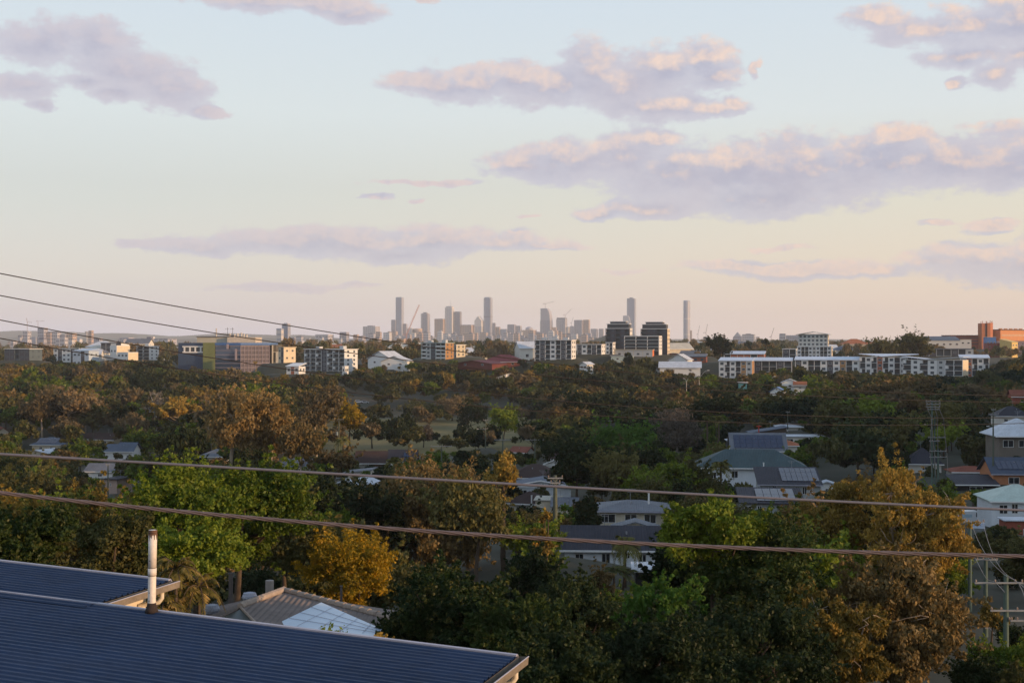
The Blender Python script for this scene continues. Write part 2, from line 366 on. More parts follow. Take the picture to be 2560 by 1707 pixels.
# ------------------------------------------------------------------ terrain
DR = [-300, 0, 20, 40, 70, 100, 150, 200, 300, 420, 600, 800, 1000, 1500, 2500, 4000, 7000, 14000, 20000]
G_C = [8, 9, 11, 13.5, 17, 20.5, 24.5, 27.5, 31.5, 34.5, 35, 28, 21, 21, 22, 23, 32, 36, 36]
G_L = [9, 10, 12, 14.5, 18, 21.5, 26, 29, 32, 34.5, 36, 33, 27, 29, 32, 36, 38, 38, 38]
G_R = [6, 7, 10, 13, 17, 20.5, 24, 26.5, 27.5, 28, 28, 22, 15, 15, 17, 20, 30, 36, 36]
def ss(a, b, x):
    t = np.clip((x-a)/(b-a), 0, 1); return t*t*(3-2*t)
ANCH = []
def gbase(x, y):
    x = np.asarray(x, float); y = np.asarray(y, float)
    u = np.clip(x/np.maximum(y, 60), -.45, .45)/.4
    c = np.interp(y, DR, G_C); l = np.interp(y, DR, G_L); r = np.interp(y, DR, G_R)
    z = np.where(u < 0, c+(l-c)*ss(0, 1, -u), c+(r-c)*ss(0, 1, u))
    hill = 47*ss(0, 110, x-(0.47*np.maximum(y, 0)+55))*ss(8, 95, y)*(1-ss(520, 760, y))  # unseen hill right of the frame, shaped to cast shade over the valley
    z = -z + hill + 0.5*np.sin(x*.05+1)*np.cos(y*.043) + ss(300, 900, y)*1.2*np.sin(x*.011+y*.007)
    return z
_AN = {}
def ground_z(x, y):
    x = np.asarray(x, float); y = np.asarray(y, float); z = gbase(x, y)
    if not ANCH: return z
    if _AN.get('n') != len(ANCH):
        A = np.array(ANCH); _AN['n'] = len(ANCH); _AN['A'] = A; _AN['dz'] = A[:, 2]-gbase(A[:, 0], A[:, 1])
    A, dz = _AN['A'], _AN['dz']
    if x.ndim == 0:
        w_ = np.exp(-((x-A[:, 0])**2+(y-A[:, 1])**2)/A[:, 3]**2); return z + (w_*dz).sum()/max(w_.sum(), 1.0)
    num = np.zeros_like(z); den = np.zeros_like(z)
    for (ax, ay, az, r), q in zip(A, dz):
        w_ = np.exp(-((x-ax)**2+(y-ay)**2)/(r*r)); num += w_*q; den += w_
    return z + num/np.maximum(den, 1.0)
def gz(x, y): return float(ground_z(np.float64(x), np.float64(y)))
def at(px, py, d): return Vector(((px-CX)/F*d, d, (CY-py)/F*d))
def xof(px, d): return (px-CX)/F*d
def pad(px, py, d, r=14):
    p = at(px, py, d); ANCH.append((p.x, p.y, p.z, r)); return p

# ------------------------------------------------------------------ shared finishes
NAVY = mat('navy_roof_sheet', (.014,.034,.088), .62, .0, .38, .45, spec=.18, streak=R(18.3))
CAP = mat('grey_lilac_capping', (.33,.33,.40), .5, var=.2, scale=2)
CREAM = mat('cream_paint', (.62,.54,.42), .6, var=.15, scale=1.5)
PIPEW = mat('weathered_white_paint', (.70,.64,.58), .55, var=.25, scale=3)
SOOT = mat('soot_and_rubber', (.03,.022,.02), .9)
GUTT = mat('weathered_gutter', (.20,.17,.14), .6, var=.4, scale=3)
GLASS = mat('dark_window_glass', (.015,.02,.028), .12, var=.1, spec=.8)
GLASSB = mat('blue_window_glass', (.05,.08,.12), .15, var=.2, spec=.8)
WHITE = mat('white_paint', (.74,.74,.74), .6, var=.10, scale=.5)
OFFW = mat('off_white_render', (.60,.58,.54), .7, var=.14, scale=.4)
SOLAR = mat('solar_cells', (.012,.018,.05), .25, var=.2, spec=.7)
STEEL = mat('galvanised_steel', (.32,.33,.35), .45, .3, .25, 2)
WOODP = mat('treated_timber_pole', (.10,.115,.085), .9, var=.35, scale=2.5, bump=.3)
DKMET = mat('dark_fittings', (.06,.06,.065), .6)
WIRE = mat('black_wire', (.018,.014,.014), .6)
CABLE = mat('grey_cable_sheath', (.13,.125,.15), .45, var=.15, scale=6)
STRND = mat('aged_brown_cable', (.13,.10,.10), .5, var=.25, scale=5)
BRICKO = mat('orange_brick', (.42,.18,.09), .85, var=.2, scale=3, bump=.3)
BRICKR = mat('red_brick', (.30,.085,.055), .85, var=.2, scale=3)
TIMB = mat('old_fence_timber', (.08,.06,.05), .9, var=.3, scale=2)
def roofmat(name, col, axis='X', per=.30, rough=.65): return mat(name, col, rough, 0, .32, .35, wave=(axis, per, .02), spec=.12)
R_DTEAL = roofmat('dark_teal_roof', (.055,.085,.095)); R_CHAR = roofmat('charcoal_roof', (.040,.040,.052)); R_BROWN = roofmat('dark_brown_tile_roof', (.060,.040,.036), 'Y', .35, .8)
R_GREY = roofmat('grey_metal_roof', (.15,.16,.185)); R_BLUE = roofmat('blue_grey_roof', (.095,.12,.165)); R_WHITE = roofmat('white_metal_roof', (.52,.55,.60)); R_GREEN = roofmat('pale_green_roof', (.16,.22,.20))
R_RED = roofmat('red_tile_roof', (.22,.075,.05), 'Y', .35, .8); R_CREAM = roofmat('cream_roof', (.50,.47,.40)); R_MAROON = roofmat('maroon_roof', (.115,.03,.04)); R_ORNG = roofmat('terracotta_roof', (.33,.12,.06), 'Y', .35, .8)
R_FIBRO = roofmat('aged_brown_fibre_roof', (.20,.165,.15), 'X', .22, .9)

# ------------------------------------------------------------------ the navy-roofed house below
gdir = Vector((.33, 1, 0)).normalized(); adir = Vector((1, -.33, -.043)).normalized()
def ribbed(A, run, across, name, parent):
    """roof sheet from the corner A: 'run' up the slope to the left, 'across' towards the camera, with trapezoid ribs"""
    b = MB(); nrm = adir.cross(gdir); nrm = nrm if nrm.z > 0 else -nrm
    n = int(across/.19); prof = [(0,0),(.105,0),(.125,.029),(.165,.029),(.185,0)]
    pts = []
    for k in range(n):
        for o, h in prof: pts.append((k*.19+o, h))
    pts.append((n*.19, 0))
    for k in range(len(pts)-1):
        (s0, h0), (s1, h1) = pts[k], pts[k+1]
        p0 = A - gdir*s0 + nrm*h0; p1 = A - gdir*s1 + nrm*h1
        b.face([p0, p1, p1-adir*run, p0-adir*run])
    U = nrm*-.03
    b.face([A+U, A-adir*run+U, A-adir*run-gdir*across+U, A-gdir*across+U])
    return b.build(name, NAVY, parent)
def beam(b, p, q, w, h, m=0, off=Vector((0,0,0))):
    p, q = Vector(p)+off, Vector(q)+off; t = (q-p).normalized(); s = t.cross(Vector((0,0,1))).normalized()*w/2; u = Vector((0,0,h))
    i = len(b.v)
    b.v += [tuple(x) for x in (p-s, p+s, q+s, q-s, p-s+u, p+s+u, q+s+u, q-s+u)]
    for f in ((0,3,2,1),(4,5,6,7),(0,1,5,4),(1,2,6,5),(2,3,7,6),(3,0,4,7)): b.f.append(tuple(i+k for k in f)); b.m.append(m)
    return b
def gutter(A, L, parent):
    """box gutter along the eave, open on top, with a rolled lip"""
    b = MB(); out = Vector((1, -.33, 0)).normalized(); e0 = A + gdir*.12 + out*.01 + Vector((0,0,-.02)); e1 = A - gdir*L + out*.01+Vector((0,0,-.02))
    prof = [(0,0),(0,-.10),(.13,-.11),(.15,.005),(.165,.012),(.165,-.015),(.155,-.125),(-.01,-.115),(-.01,0)]
    for k in range(len(prof)-1):
        a, c = prof[k], prof[k+1]
        pa, pc = out*a[0]+Vector((0,0,a[1])), out*c[0]+Vector((0,0,c[1]))
        b.face([e0+pa, e1+pa, e1+pc, e0+pc])
    b.face([e0+out*x+Vector((0,0,z)) for x, z in ((-.01,0),(-.01,-.115),(.155,-.125),(.165,.012))])
    o = b.build('gutter', GUTT, parent)
    l = MB(); l.tube([e0+out*.165+Vector((0,0,.012)), e1+out*.165+Vector((0,0,.012))], .011, 6); l.build('gutter_lip', CAP, o)
    return o
A1 = at(1292, 1641, 22); A2 = at(424, 1452, 27)
nh = thing('navy_roof_house', 'neighbouring house with a navy ribbed metal roof and a tall white flue, close below', 'house', (A1.x-6, A1.y-4, gz(A1.x-6, A1.y-4)))
inv = Matrix.Translation(-nh.location)
def nhp(o): o.matrix_parent_inverse = inv; return o
nhp(ribbed(A1, 20, 9.5, 'roof', nh)); nhp(ribbed(A2, 14, 3.0, 'roof', nh))
for A, run in ((A1, 20), (A2, 14)):
    b = MB(); up = Vector((0,0,.012)); beam(b, A+up, A-adir*run+up, .085, .03); beam(b, A+gdir*.075-Vector((0,0,.14)), A+gdir*.075-adir*run-Vector((0,0,.14)), .02, .16)
    nhp(b.build('barge_capping', CAP, nh))
nhp(gutter(A1, 9.5, nh)); nhp(gutter(A2, 2.45, nh))
b = MB(); out = Vector((1,-.33,0)).normalized()
def wallbox(b, A, run, across, drop, inset):
    p = A - out*inset - gdir*.35; q = A - out*inset - gdir*across; r = q - out*run; s_ = p - out*run
    zt = A.z - .03; zb = -13
    for u, v_ in ((p,q),(q,r),(r,s_),(s_,p)): 
        b.face([(u.x,u.y,zb),(v_.x,v_.y,zb),(v_.x,v_.y,zt + (0.043*run if v_ in (r,s_) else 0)),(u.x,u.y,zt + (0.043*run if u in (r,s_) else 0))])
wallbox(b, A1, 19, 9.2, 5, .45); wallbox(b, A2, 13.5, 2.95, 5, .35); nhp(b.build('wall', CREAM, nh))
b = MB(); b.slab([A2-out*.36-Vector((0,0,.14)), A2-out*.36-gdir*3-Vector((0,0,.14)), A2+out*.0-gdir*3-Vector((0,0,.14)), A2-Vector((0,0,.14))], .012); nhp(b.build('eave_lining', WHITE, nh))
def downpipe(A, back):
    b = MB(); e = A + out*.09 - gdir*back; z = e.z-.13
    b.tube([(e.x,e.y,z), (e.x,e.y,z-.14), tuple(Vector((e.x,e.y,z-.22))-out*.05-gdir*.03), tuple(Vector((e.x,e.y,z-.26))-out*.2-gdir*.1), tuple(Vector((e.x,e.y,z-.28))-out*.40-gdir*.2), tuple(Vector((e.x,e.y,z-.6))-out*.44-gdir*.2), tuple(Vector((e.x,e.y,-12))-out*.44-gdir*.2)], .048, 12)
    o = b.build('downpipe', CREAM, nh, smooth=True); nhp(o)
downpipe(A1, .35); downpipe(A2, .42)
# flue
pb = at(379, 1523, 24.15); fl = MB(); top = pb + Vector((.025, 0, 1.50))
fl.tube([pb, pb+(top-pb)*.43], .074, 20, cap=False); fl.tube([pb+(top-pb)*.43, pb+(top-pb)*.52], .080, 20); fl.tube([pb+(top-pb)*.52, top], [.076, .078], 20)
fo = nhp(fl.build('flue_pipe', PIPEW, nh, smooth=True))
c = MB(); c.lathe([(.125,-.05),(.11,.02),(.095,.035),(.085,.10),(.078,.13)], pb.x, pb.y, 18); c.v = [(x,y,z+pb.z) for x,y,z in c.v]; co = c.build('rubber_collar', SOOT, fo, smooth=True)
for q in (.425, .525, .965): 
    c = MB(); pr = pb+(top-pb)*q; c.tube([pr, pr+Vector((0,0,.008))], .0815, 20); c.build('joint_ring', SOOT, fo)
rust = mat('rust_stain', (.14,.075,.05), .9, var=.5, scale=8)
c = MB(); c.tube([top-Vector((0,0,.09)), top+Vector((0,0,.003))], .0795, 20, cap=False)
for k in range(20):
    if rnd.random() < .6: a = 2*math.pi*k/20; c.tube([(top.x+math.cos(a)*.078, top.y+math.sin(a)*.078, top.z-.08), (top.x+math.cos(a)*.078, top.y+math.sin(a)*.078, top.z-.12-.1*rnd.random())], [.012,.004], 5)
c.build('rusty_rim', rust, fo)
for s_ in (.12, .22, .62):
    c = MB(); q = pb+(top-pb)*s_; c.tube([q+Vector((-.03,-.0765,0)), q+Vector((-.03,-.084,0))], .010, 8); c.build('bolt', SOOT, fo)

# ------------------------------------------------------------------ the old house behind it
P1, P2, P3 = at(601,1517,46), at(709,1477,50), at(985,1549,45.4); zr = P2.z
oh = thing('old_fibre_roof_house', 'low house with an aged brown sheet roof, pale panels and two round vents', 'house', (P2.x, P2.y-3, gz(P2.x, P2.y-3)))
oi = Matrix.Translation(-oh.location)
def ohp(o): o.matrix_parent_inverse = oi; return o
b = MB(); E1 = at(655,1572,43); E2 = at(800,1640,40); E3 = at(1010,1600,43.5)
b.slab([P1, E1, P2], .06); b.slab([P2, E1, E2, P3], .06); b.slab([P3, E2, E3], .06)
Lw = at(500,1562,44); Lb = at(560,1535,52); b.slab([P2, at(520,1520,53), Lw, P1], .06); b.slab([P3, P2, at(760,1490,58), at(1020,1530,54)], .06)
ohp(b.build('roof', R_FIBRO, oh))
b = MB()
for p, q in ((P1,P2),(P2,P3)):
    k = 14
    for i in range(k):
        a_, c_ = p+(q-p)*(i/k), p+(q-p)*((i+1)/k+.01); b.tube([a_+Vector((0,0,.02)), c_+Vector((0,0,.05))], [.13,.14], 8)
b.tube([P1, E1], .05, 6); ohp(b.build('ridge_capping', mat('ridge_mortar', (.34,.27,.22), .9, var=.35, scale=2), oh))
n2 = (P3-P2).cross(E2-P2).normalized(); n2 = n2 if n2.z > 0 else -n2
def onq(px, py):   # where the sight line meets the front slope
    dv = Vector(((px-CX)/F, 1, (CY-py)/F)); t = (P2.dot(n2))/(dv.dot(n2)); return dv*t
q = [onq(803,1508), onq(690,1563), onq(800,1612), onq(962,1592), onq(962,1578)]
b = MB(); b.slab([p+n2*.05 for p in q], .03); lp = ohp(b.build('pale_roof_panel', mat('milky_sheet', (.42,.52,.64), .35, var=.08, spec=.6), oh))
b = MB()
for t in (.25,.5,.75): b.tube([q[0]+(q[1]-q[0])*t+n2*.07, q[4]+(q[3]-q[4])*t+n2*.07], .009, 4)
for t in (.2,.4,.6,.8): b.tube([q[0]+(q[4]-q[0])*t+n2*.07, q[1]+(q[3]-q[1])*t+n2*.07], .008, 4)
b.build('panel_joint', CAP, lp)
b = MB(); b.slab([P1-Vector((0,.1,.06)), at(520,1560,45.6), at(655,1572,45.6)], .05); gw = ohp(b.build('gable_wall', mat('pale_gable_board', (.30,.34,.36), .8, var=.2), oh))
b = MB(); zg = oh.location.z-1; cz = E2.z-.1
b.prism([(E1.x+.6,E1.y+.9),(E2.x,E2.y+1.6),(E3.x-.8,E3.y+.6),(P3.x-.5,50),(P2.x-1,52),(Lw.x+1.2,Lw.y+1.6)], zg, min(E1.z,E2.z,E3.z,Lw.z)-1.0); ohp(b.build('wall', OFFW, oh))
ww = MB(); ww.box(E1.x+1.0,E1.x+2.2,E1.y-.35,E1.y-.2,zg+1.4,zg+2.6); ohp(ww.build('window', GLASS, oh))
for px, py, d in ((529,1523,48.5),(624,1491,52)):
    base = at(px, py+15, d); b = MB(); r = .26
    b.lathe([(r*.75,-.45),(r*.75,.06),(r*.8,.07)], base.x, base.y, 20); b.v = [(x,y,z+base.z) for x,y,z in b.v]; v1 = ohp(b.build('vent_throat', STEEL, oh))
    b = MB(); b.lathe([(.70*r,.08),(1.0*r,.12),(1.15*r,.22),(1.12*r,.30),(.85*r,.40),(.3*r,.44),(.02,.445)], base.x, base.y, 24)
    for k in range(16):
        a = k*math.pi/8
        b.tube([(base.x+math.cos(a)*r*.74,base.y+math.sin(a)*r*.74,.09),(base.x+math.cos(a+.22)*r*1.17,base.y+math.sin(a+.22)*r*1.17,.22),(base.x+math.cos(a+.5)*r*.87,base.y+math.sin(a+.5)*r*.87,.405)], .022, 4)
    b.v = [(x,y,z+base.z) for x,y,z in b.v]; b.build('spinning_vent_head', mat('dull_vent_steel', (.34,.36,.43), .45, .0, .25, 4), v1)
for px, t0, t1, d, r in ((674,1450,1500,52,.20),):
    p = at(px, t1, d); b = MB(); b.tube([p-Vector((0,0,.2)), Vector((p.x,p.y,at(px,t0,d).z))], r*.85, 12); ohp(b.build('flue_pipe', mat('grey_flue', (.30,.27,.25), .7), oh))
for lab, px, t0, t1, d, r in (('weathered timber post standing behind the round roof vents', 577,1433,1530,54,.095), ('thin rusty post standing beyond the pale roof panels', 853,1465,1530,55,.055)):
    p = at(px, t0, d); b = MB(); zb = gz(p.x, p.y)-p.z; b.tube([(0,0,zb-.3),(0,0,-.25),(0,0,0)], [r,r*.95,r*.85], 10); b.box(-r*1.05,r*1.05,-r*1.05,r*1.05,-.02,.03)
    o = b.build('post', mat('grey_post_timber', (.10,.085,.08), .9, var=.35, scale=4), None); o.location = p; tag(o, lab, 'post')

# ------------------------------------------------------------------ overhead lines close to the camera
def fitline(ctrl, d0, d1, n=60, ext=500):
    """smooth sagging curve through sight lines, depth running from d0 (left edge) to d1 (right edge)"""
    xs = np.array([c[0] for c in ctrl], float); ys = np.array([c[1] for c in ctrl], float)
    co = np.polyfit(xs/1000, ys, 3 if len(ctrl) > 4 else 2)
    pts = []
    for px in np.linspace(-ext, 2560+ext, n):
        d = d0 + (d1-d0)*(px/2560.0); pts.append(at(px, np.polyval(co, px/1000), d))
    return pts
WL = [((0,688),(260,721),(485,780-31+1),(700,811),(910,847),(1200,888),(1465,920),(1600,934),(1860,955),(2160,976),(2560,990)),
      ((0,739),(225,780),(430,815),(885,883),(1280,932),(1860,979),(2160,996),(2560,1006)),
      ((0,802),(200,835),(430,877),(690,920),(910,949),(1460,1008),(1860,1034),(2160,1040),(2560,1044)),
      ((0,847),(200,879),(430,921),(900,984),(1300,1024),(1860,1057),(2160,1062),(2560,1058))]
WL[0] = ((0,688),(200,718),(446,760),(697,813),(880,842),(1200,888),(1465,920),(1600,934),(1860,955),(2160,976),(2560,990))
labs = ['topmost of the four thin black wires, crossing the sky at upper left', 'second thin black wire from the top, crossing the sky below the topmost', 'third thin black wire from the top, passing in front of the city buildings at left', 'lowest of the four thin black wires, running over the brown woods']
for c, l, k in zip(WL, labs, range(4)):
    b = MB(); b.tube(fitline(c, 11.5+k*.35, 17.5+k*.35), .0052, 6)
    tag(b.build('overhead_wire', WIRE, None, smooth=True), l, 'wire', 'thin black overhead wires')
b = MB(); b.tube(fitline(((0,1135),(560,1167),(1020,1196),(1460,1219),(1860,1241),(2160,1257),(2560,1275)), 9, 9.6, 80), .0098, 10)
tag(b.build('thick_cable', CABLE, None, smooth=True), 'single thick grey cable sagging across the whole view above the brown twisted one', 'cable')
tw = thing('twisted_cable', 'bundle of twisted brown cables, lowest of all the overhead lines', 'cable', at(1280,1330,8.6))
base = fitline(((0,1232),(560,1286),(1020,1327),(1300,1338+4),(1560,1355),(2100,1378),(2560,1390)), 8.6, 8.9, 260)
for k in range(4):
    pts = []
    for i, p in enumerate(base):
        a = i*.42 + k*math.pi/2; pts.append(p + Vector((0, math.cos(a), math.sin(a)))*.0088 - tw.location)
    b = MB(); b.tube(pts, .0062, 6); b.build('cable_strand', STRND, tw, smooth=True)

# ------------------------------------------------------------------ power poles
def pole(label, px, top, base, d, arms=(), r=.16, cap=None, lamp=None, tank=False, steel=False, cat='power pole', tilt=0, name='power_pole', group=None):
    """arms: (y in photo, half width m, insulators)"""
    p = at(px, base, d); zt = at(px, top, d).z; root = thing(name, label, cat, (p.x, p.y, p.z), R(tilt), group)
    H = zt - p.z; b = MB(); b.tube([(0,0,-1.5),(0,0,H*.5),(0,0,H)], [r*1.1,r*.95,r*.75], 10); b.build('pole_shaft', STEEL if steel else WOODP, root)
    for py, hw, ni in arms:
        z = at(px, py, d).z - p.z; b = MB(); b.box(-hw, hw, -r-.1, -r+.0, z-.06, z+.06)
        b.tube([(-hw*.5,-r-.05,z),(0,-r*.9,z-hw*.45)], .02, 4).tube([(hw*.5,-r-.05,z),(0,-r*.9,z-hw*.45)], .02, 4); a = b.build('crossarm', mat('grey_crossarm', (.24,.25,.26), .8), root)
        for i in range(ni):
            x = -hw+.08+(2*hw-.16)*i/max(1, ni-1); c = MB(); c.lathe([(.02,z+.06),(.02,z+.12),(.07,z+.13),(.07,z+.17),(.035,z+.18),(.06,z+.21),(.055,z+.26),(.01,z+.28)], x, -r-.05, 8); c.build('insulator', mat('insulator_glaze', (.30,.22,.18), .3), a)
    if tank:
        z = at(px, tank, d).z - p.z; b = MB(); b.lathe([(.30,z-.5),(.32,z-.45),(.32,z+.4),(.27,z+.47),(.05,z+.5)], -.5, -.05, 14); b.box(-.22,-.05,-.1,.05,z-.3,z+.3); b.build('transformer', mat('transformer_grey', (.18,.22,.24), .6), root)
    if lamp:
        py, L, sd = lamp; z = at(px, py, d).z - p.z; b = MB(); b.tube([(0,-r,z-.3),(sd*L*.5,-r,z),(sd*L,-r,z+.05)], .03, 6); a = b.build('lamp_arm', STEEL, root)
        c = MB(); c.box(sd*L-.25, sd*L+.25, -r-.09, -r+.09, z-.0, z+.10); c.build('lamp_head', WHITE, a)
    return root
POLES = []
def P_(*a, **k): POLES.append((a, k)); pad(a[1], a[3], a[4], 7)
P_('power pole with a transformer beside the palm at the near edge of the park', 847,1046,1150,330, ((1048,1.3,3),), tank=1083, r=.19)
P_('pole with a thin lamp arm at the right end of the park lawn', 1214,1047,1118,360, ((1050,.7,2),(1071,.7,2)), lamp=(1072,2.2,-1))
P_('tall pole with its crossarm low down, right of the amber tree top', 1257,1077,1160,270, ((1099,1.8,4),), r=.17)
P_('shorter pole with a T crossarm beside the small red roof', 1337,1097,1165,290, ((1099,2.1,5),), r=.17)
P_('pole whose crossarm shows just above the amber tree', 1104,1110,1170,280, ((1115,2.3,4),), r=.15)
P_('thick green timber pole rising in front of the blue grey roofs', 1388,1188,1370,125, ((1194,.75,2),(1206,.5,2)), r=.24)
P_('small pole standing clear above the dark green trees in the middle', 1525,1049,1082,430, ((1052,.7,2),), r=.19)
P_('slim pole left of the long dark hip roof house, among the garden trees', 1395,1108,1160,300, ((1110,.2,1),), r=.12)
P_('tall bare pole with a small top bracket, left of the verandah house', 2483,1022,1180,230, ((1024,.42,3),(1036,.95,4)), r=.15, lamp=(1066,1.0,-1))
P_('pole with a thin crossarm in front of the pinkish wall at left', 270,1160,1240,250, ((1161,.4,2),), r=.14)
P_('pole with a small street lamp beside the pale bare tree at left', 387,1024,1090,430, (), lamp=(1029,1.6,-1), r=.16)
P_('thin mast standing on the brown roof ridge line at left', 233,1072,1112,420, (), r=.07)
P_('far pole among the roofs behind the white flat roofed houses', 1969,1027,1060,345, ((1030,.5,2),), r=.13)
P_('small dark pole in front of the pale blue roof', 855,1193,1225,215, ((1194,1.0,2),), r=.13)

# ------------------------------------------------------------------ houses
def roof_mb(kind, w, dp, h, rise, ov=.5, t=.14):
    b = MB(); x0, x1, y0, y1 = -w/2-ov, w/2+ov, -ov, dp+ov; zr = h+rise
    if kind == 'hip':
        k = min(w, dp)/2+ov
        if w >= dp: r0, r1 = (x0+k, (y0+y1)/2, zr), (x1-k, (y0+y1)/2, zr)
        else: r0, r1 = (0, y0+k, zr), (0, y1-k, zr)
        c = [(x0,y0,h),(x1,y0,h),(x1,y1,h),(x0,y1,h)]
        if w >= dp: F_ = [[c[0],c[1],r1,r0],[c[1],c[2],r1],[c[2],c[3],r0,r1],[c[3],c[0],r0]]
        else: F_ = [[c[0],c[1],r0],[c[1],c[2],r1,r0],[c[2],c[3],r1],[c[3],c[0],r0,r1]]
    elif kind == 'gable':      # ridge along X
        ym = (y0+y1)/2; F_ = [[(x0,y0,h),(x1,y0,h),(x1,ym,zr),(x0,ym,zr)], [(x1,y1,h),(x0,y1,h),(x0,ym,zr),(x1,ym,zr)]]
    elif kind == 'gabley':     # gable towards the viewer
        F_ = [[(x0,y0,h),(0,y0,zr),(0,y1,zr),(x0,y1,h)], [(0,y0,zr),(x1,y0,h),(x1,y1,h),(0,y1,zr)]]
    elif kind == 'skill':      # falls towards the viewer
        F_ = [[(x0,y0,h),(x1,y0,h),(x1,y1,zr),(x0,y1,zr)]]
    elif kind == 'skillx':     # falls to the left
        F_ = [[(x0,y0,h),(x1,y0,zr),(x1,y1,zr),(x0,y1,h)]]
    else: F_ = [[(x0,y0,h+rise),(x1,y0,h+rise),(x1,y1,h+rise),(x0,y1,h+rise)]]
    for f in F_: b.slab([(x,y,z+t) for x,y,z in f], t)
    return b
def window(parent, x, z, w, h, side='front', dp=0, W2=0, panes=2, glass=None, frame=None):
    f = MB(); e = .06
    for a0, a1, c0, c1 in ((-w/2,w/2,-h/2,-h/2+e),(-w/2,w/2,h/2-e,h/2),(-w/2,-w/2+e,-h/2+e,h/2-e),(w/2-e,w/2,-h/2+e,h/2-e)): f.box(a0,a1,-.05,.03,c0,c1)
    for i in range(1, panes): xx = -w/2+w*i/panes; f.box(xx-.025,xx+.025,-.045,.03,-h/2+e,h/2-e)
    o = f.build('window', frame or WHITE, parent)
    g_ = MB(); g_.box(-w/2+e,w/2-e,-.015,.02,-h/2+e,h/2-e); g_.build('pane', glass or GLASS, o)
    if side == 'front': o.location = (x, 0, z)
    else: o.location = (W2/2, x, z); o.rotation_euler = (0, 0, R(90))
    return o
def house(label, px, py, d, w, dp, h, roof='hip', rise=1.6, rm=None, wm=None, rz=-14, wins=(), side=(), fascia=None, ov=.5, solar=None, boards=False, name='house', cat='house', chim=None, door=None, base=2.5, group=None, panes=2, winmat=None):
    """px: centre of the front wall; py: its foot"""
    p = at(px, py, d); root = thing(name, label, cat, p, R(rz), group)
    b = MB(); b.box(-w/2, w/2, 0, dp, -base, h)
    if roof == 'gable':
        for x0, x1 in ((-w/2, -w/2+.15), (w/2-.15, w/2)): b.face([(x0 if x0 < 0 else x1, 0, h), (x0 if x0 < 0 else x1, dp, h), (x0 if x0 < 0 else x1, dp/2, h+rise*.93)])
    if roof == 'gabley': b.face([(-w/2,0,h),(w/2,0,h),(0,0,h+rise*.93)])
    if roof == 'skill': b.face([(w/2,0,h),(w/2,dp,h),(w/2,dp,h+rise*.9)]); b.face([(-w/2,0,h),(-w/2,dp,h),(-w/2,dp,h+rise*.9)])
    if roof == 'skillx': b.face([(-w/2,0,h),(w/2,0,h),(w/2,0,h+rise*.93)]); b.box(w/2-.1,w/2,0,dp,h,h+rise*.9)
    if boards:
        k = 1.2
        x = -w/2+k
        while x < w/2: b.box(x-.02, x+.02, -.012, 0, 0, h); x += k
    b.build('wall', wm or WHITE, root)
    ro = roof_mb(roof, w, dp, h, rise, ov).build('roof', rm or R_GREY, root)
    if fascia or roof in ('hip', 'gable'):
        g_ = MB(); g_.box(-w/2-ov, w/2+ov, -ov-.12, -ov-.002, h-.08, h+.10); g_.build('gutter', fascia or WHITE, ro)
    if roof == 'gabley' and fascia:
        g_ = MB(); g_.slab([(-w/2-ov,-ov-.03,h+.16),(0,-ov-.03,h+rise+.16),(0,-ov-.06,h+rise-.05),(-w/2-ov,-ov-.06,h-.05)], .02); g_.slab([(w/2+ov,-ov-.03,h+.16),(0,-ov-.03,h+rise+.16),(0,-ov-.06,h+rise-.05),(w/2+ov,-ov-.06,h-.05)], .02); g_.build('barge_board', fascia, ro)
    if solar:   # (x0,x1,v0,v1,nx,ny) on the front slope, v from eave to ridge
        x0, x1, v0, v1, nx, ny = solar; half = dp if roof == 'skill' else (dp/2 if w >= dp or roof == 'gable' else dp/2)
        sl_ = math.atan2(rise, half+ov); sp = MB(); L = math.hypot(rise, half+ov)
        for i in range(nx):
            for j in range(ny):
                a0 = x0+(x1-x0)*i/nx+.03; a1 = x0+(x1-x0)*(i+1)/nx-.03; s0 = L*(v0+(v1-v0)*j/ny)+.03; s1 = L*(v0+(v1-v0)*(j+1)/ny)-.03
                q = [(a, -ov+s*math.cos(sl_)-math.sin(sl_)*.1, h+.14+s*math.sin(sl_)+math.cos(sl_)*.1) for a, s in ((a0,s0),(a1,s0),(a1,s1),(a0,s1))]; sp.slab(q, .04)
        so_ = sp.build('solar_panels', SOLAR, ro)
        fr = MB(); q = [(a, -ov+s*math.cos(sl_)-math.sin(sl_)*.07, h+.14+s*math.sin(sl_)+math.cos(sl_)*.07) for a, s in ((x0,L*v0),(x1,L*v0),(x1,L*v1),(x0,L*v1))]; fr.slab(q, .03)
    if chim:
        x, y, z = chim; g_ = MB(); g_.box(x-.28,x+.28,y-.28,y+.28,h,z).box(x-.34,x+.34,y-.34,y+.34,z-.12,z+.05); g_.build('chimney', OFFW, ro)
    hr_ = random.Random(label); zt_ = h+(rise if roof != 'flat' else .3)
    if hr_.random() < .5 and name == 'house':
        x = hr_.uniform(-w*.25, w*.25); g_ = MB(); g_.tube([(x,dp*.5,h),(x,dp*.5,zt_+1.5)], .025, 4)
        for q_, l_ in ((1.5,.7),(1.3,.5),(1.1,.35)): g_.box(x-l_,x+l_,dp*.5-.015,dp*.5+.015,zt_+q_-.015,zt_+q_+.015)
        g_.build('aerial', STEEL, ro)
    if hr_.random() < .6 and name == 'house': x = hr_.uniform(-w*.3, w*.3); g_ = MB(); g_.tube([(x,dp*.3,h),(x,dp*.3,h+rise*.62+.45)], .09, 8); g_.build('roof_vent', STEEL, ro)
    for (x, z, ww, hh) in wins: window(root, x, z, ww, hh, panes=panes, glass=winmat)
    for (x, z, ww, hh) in side: window(root, x, z, ww, hh, 'side', dp, w)
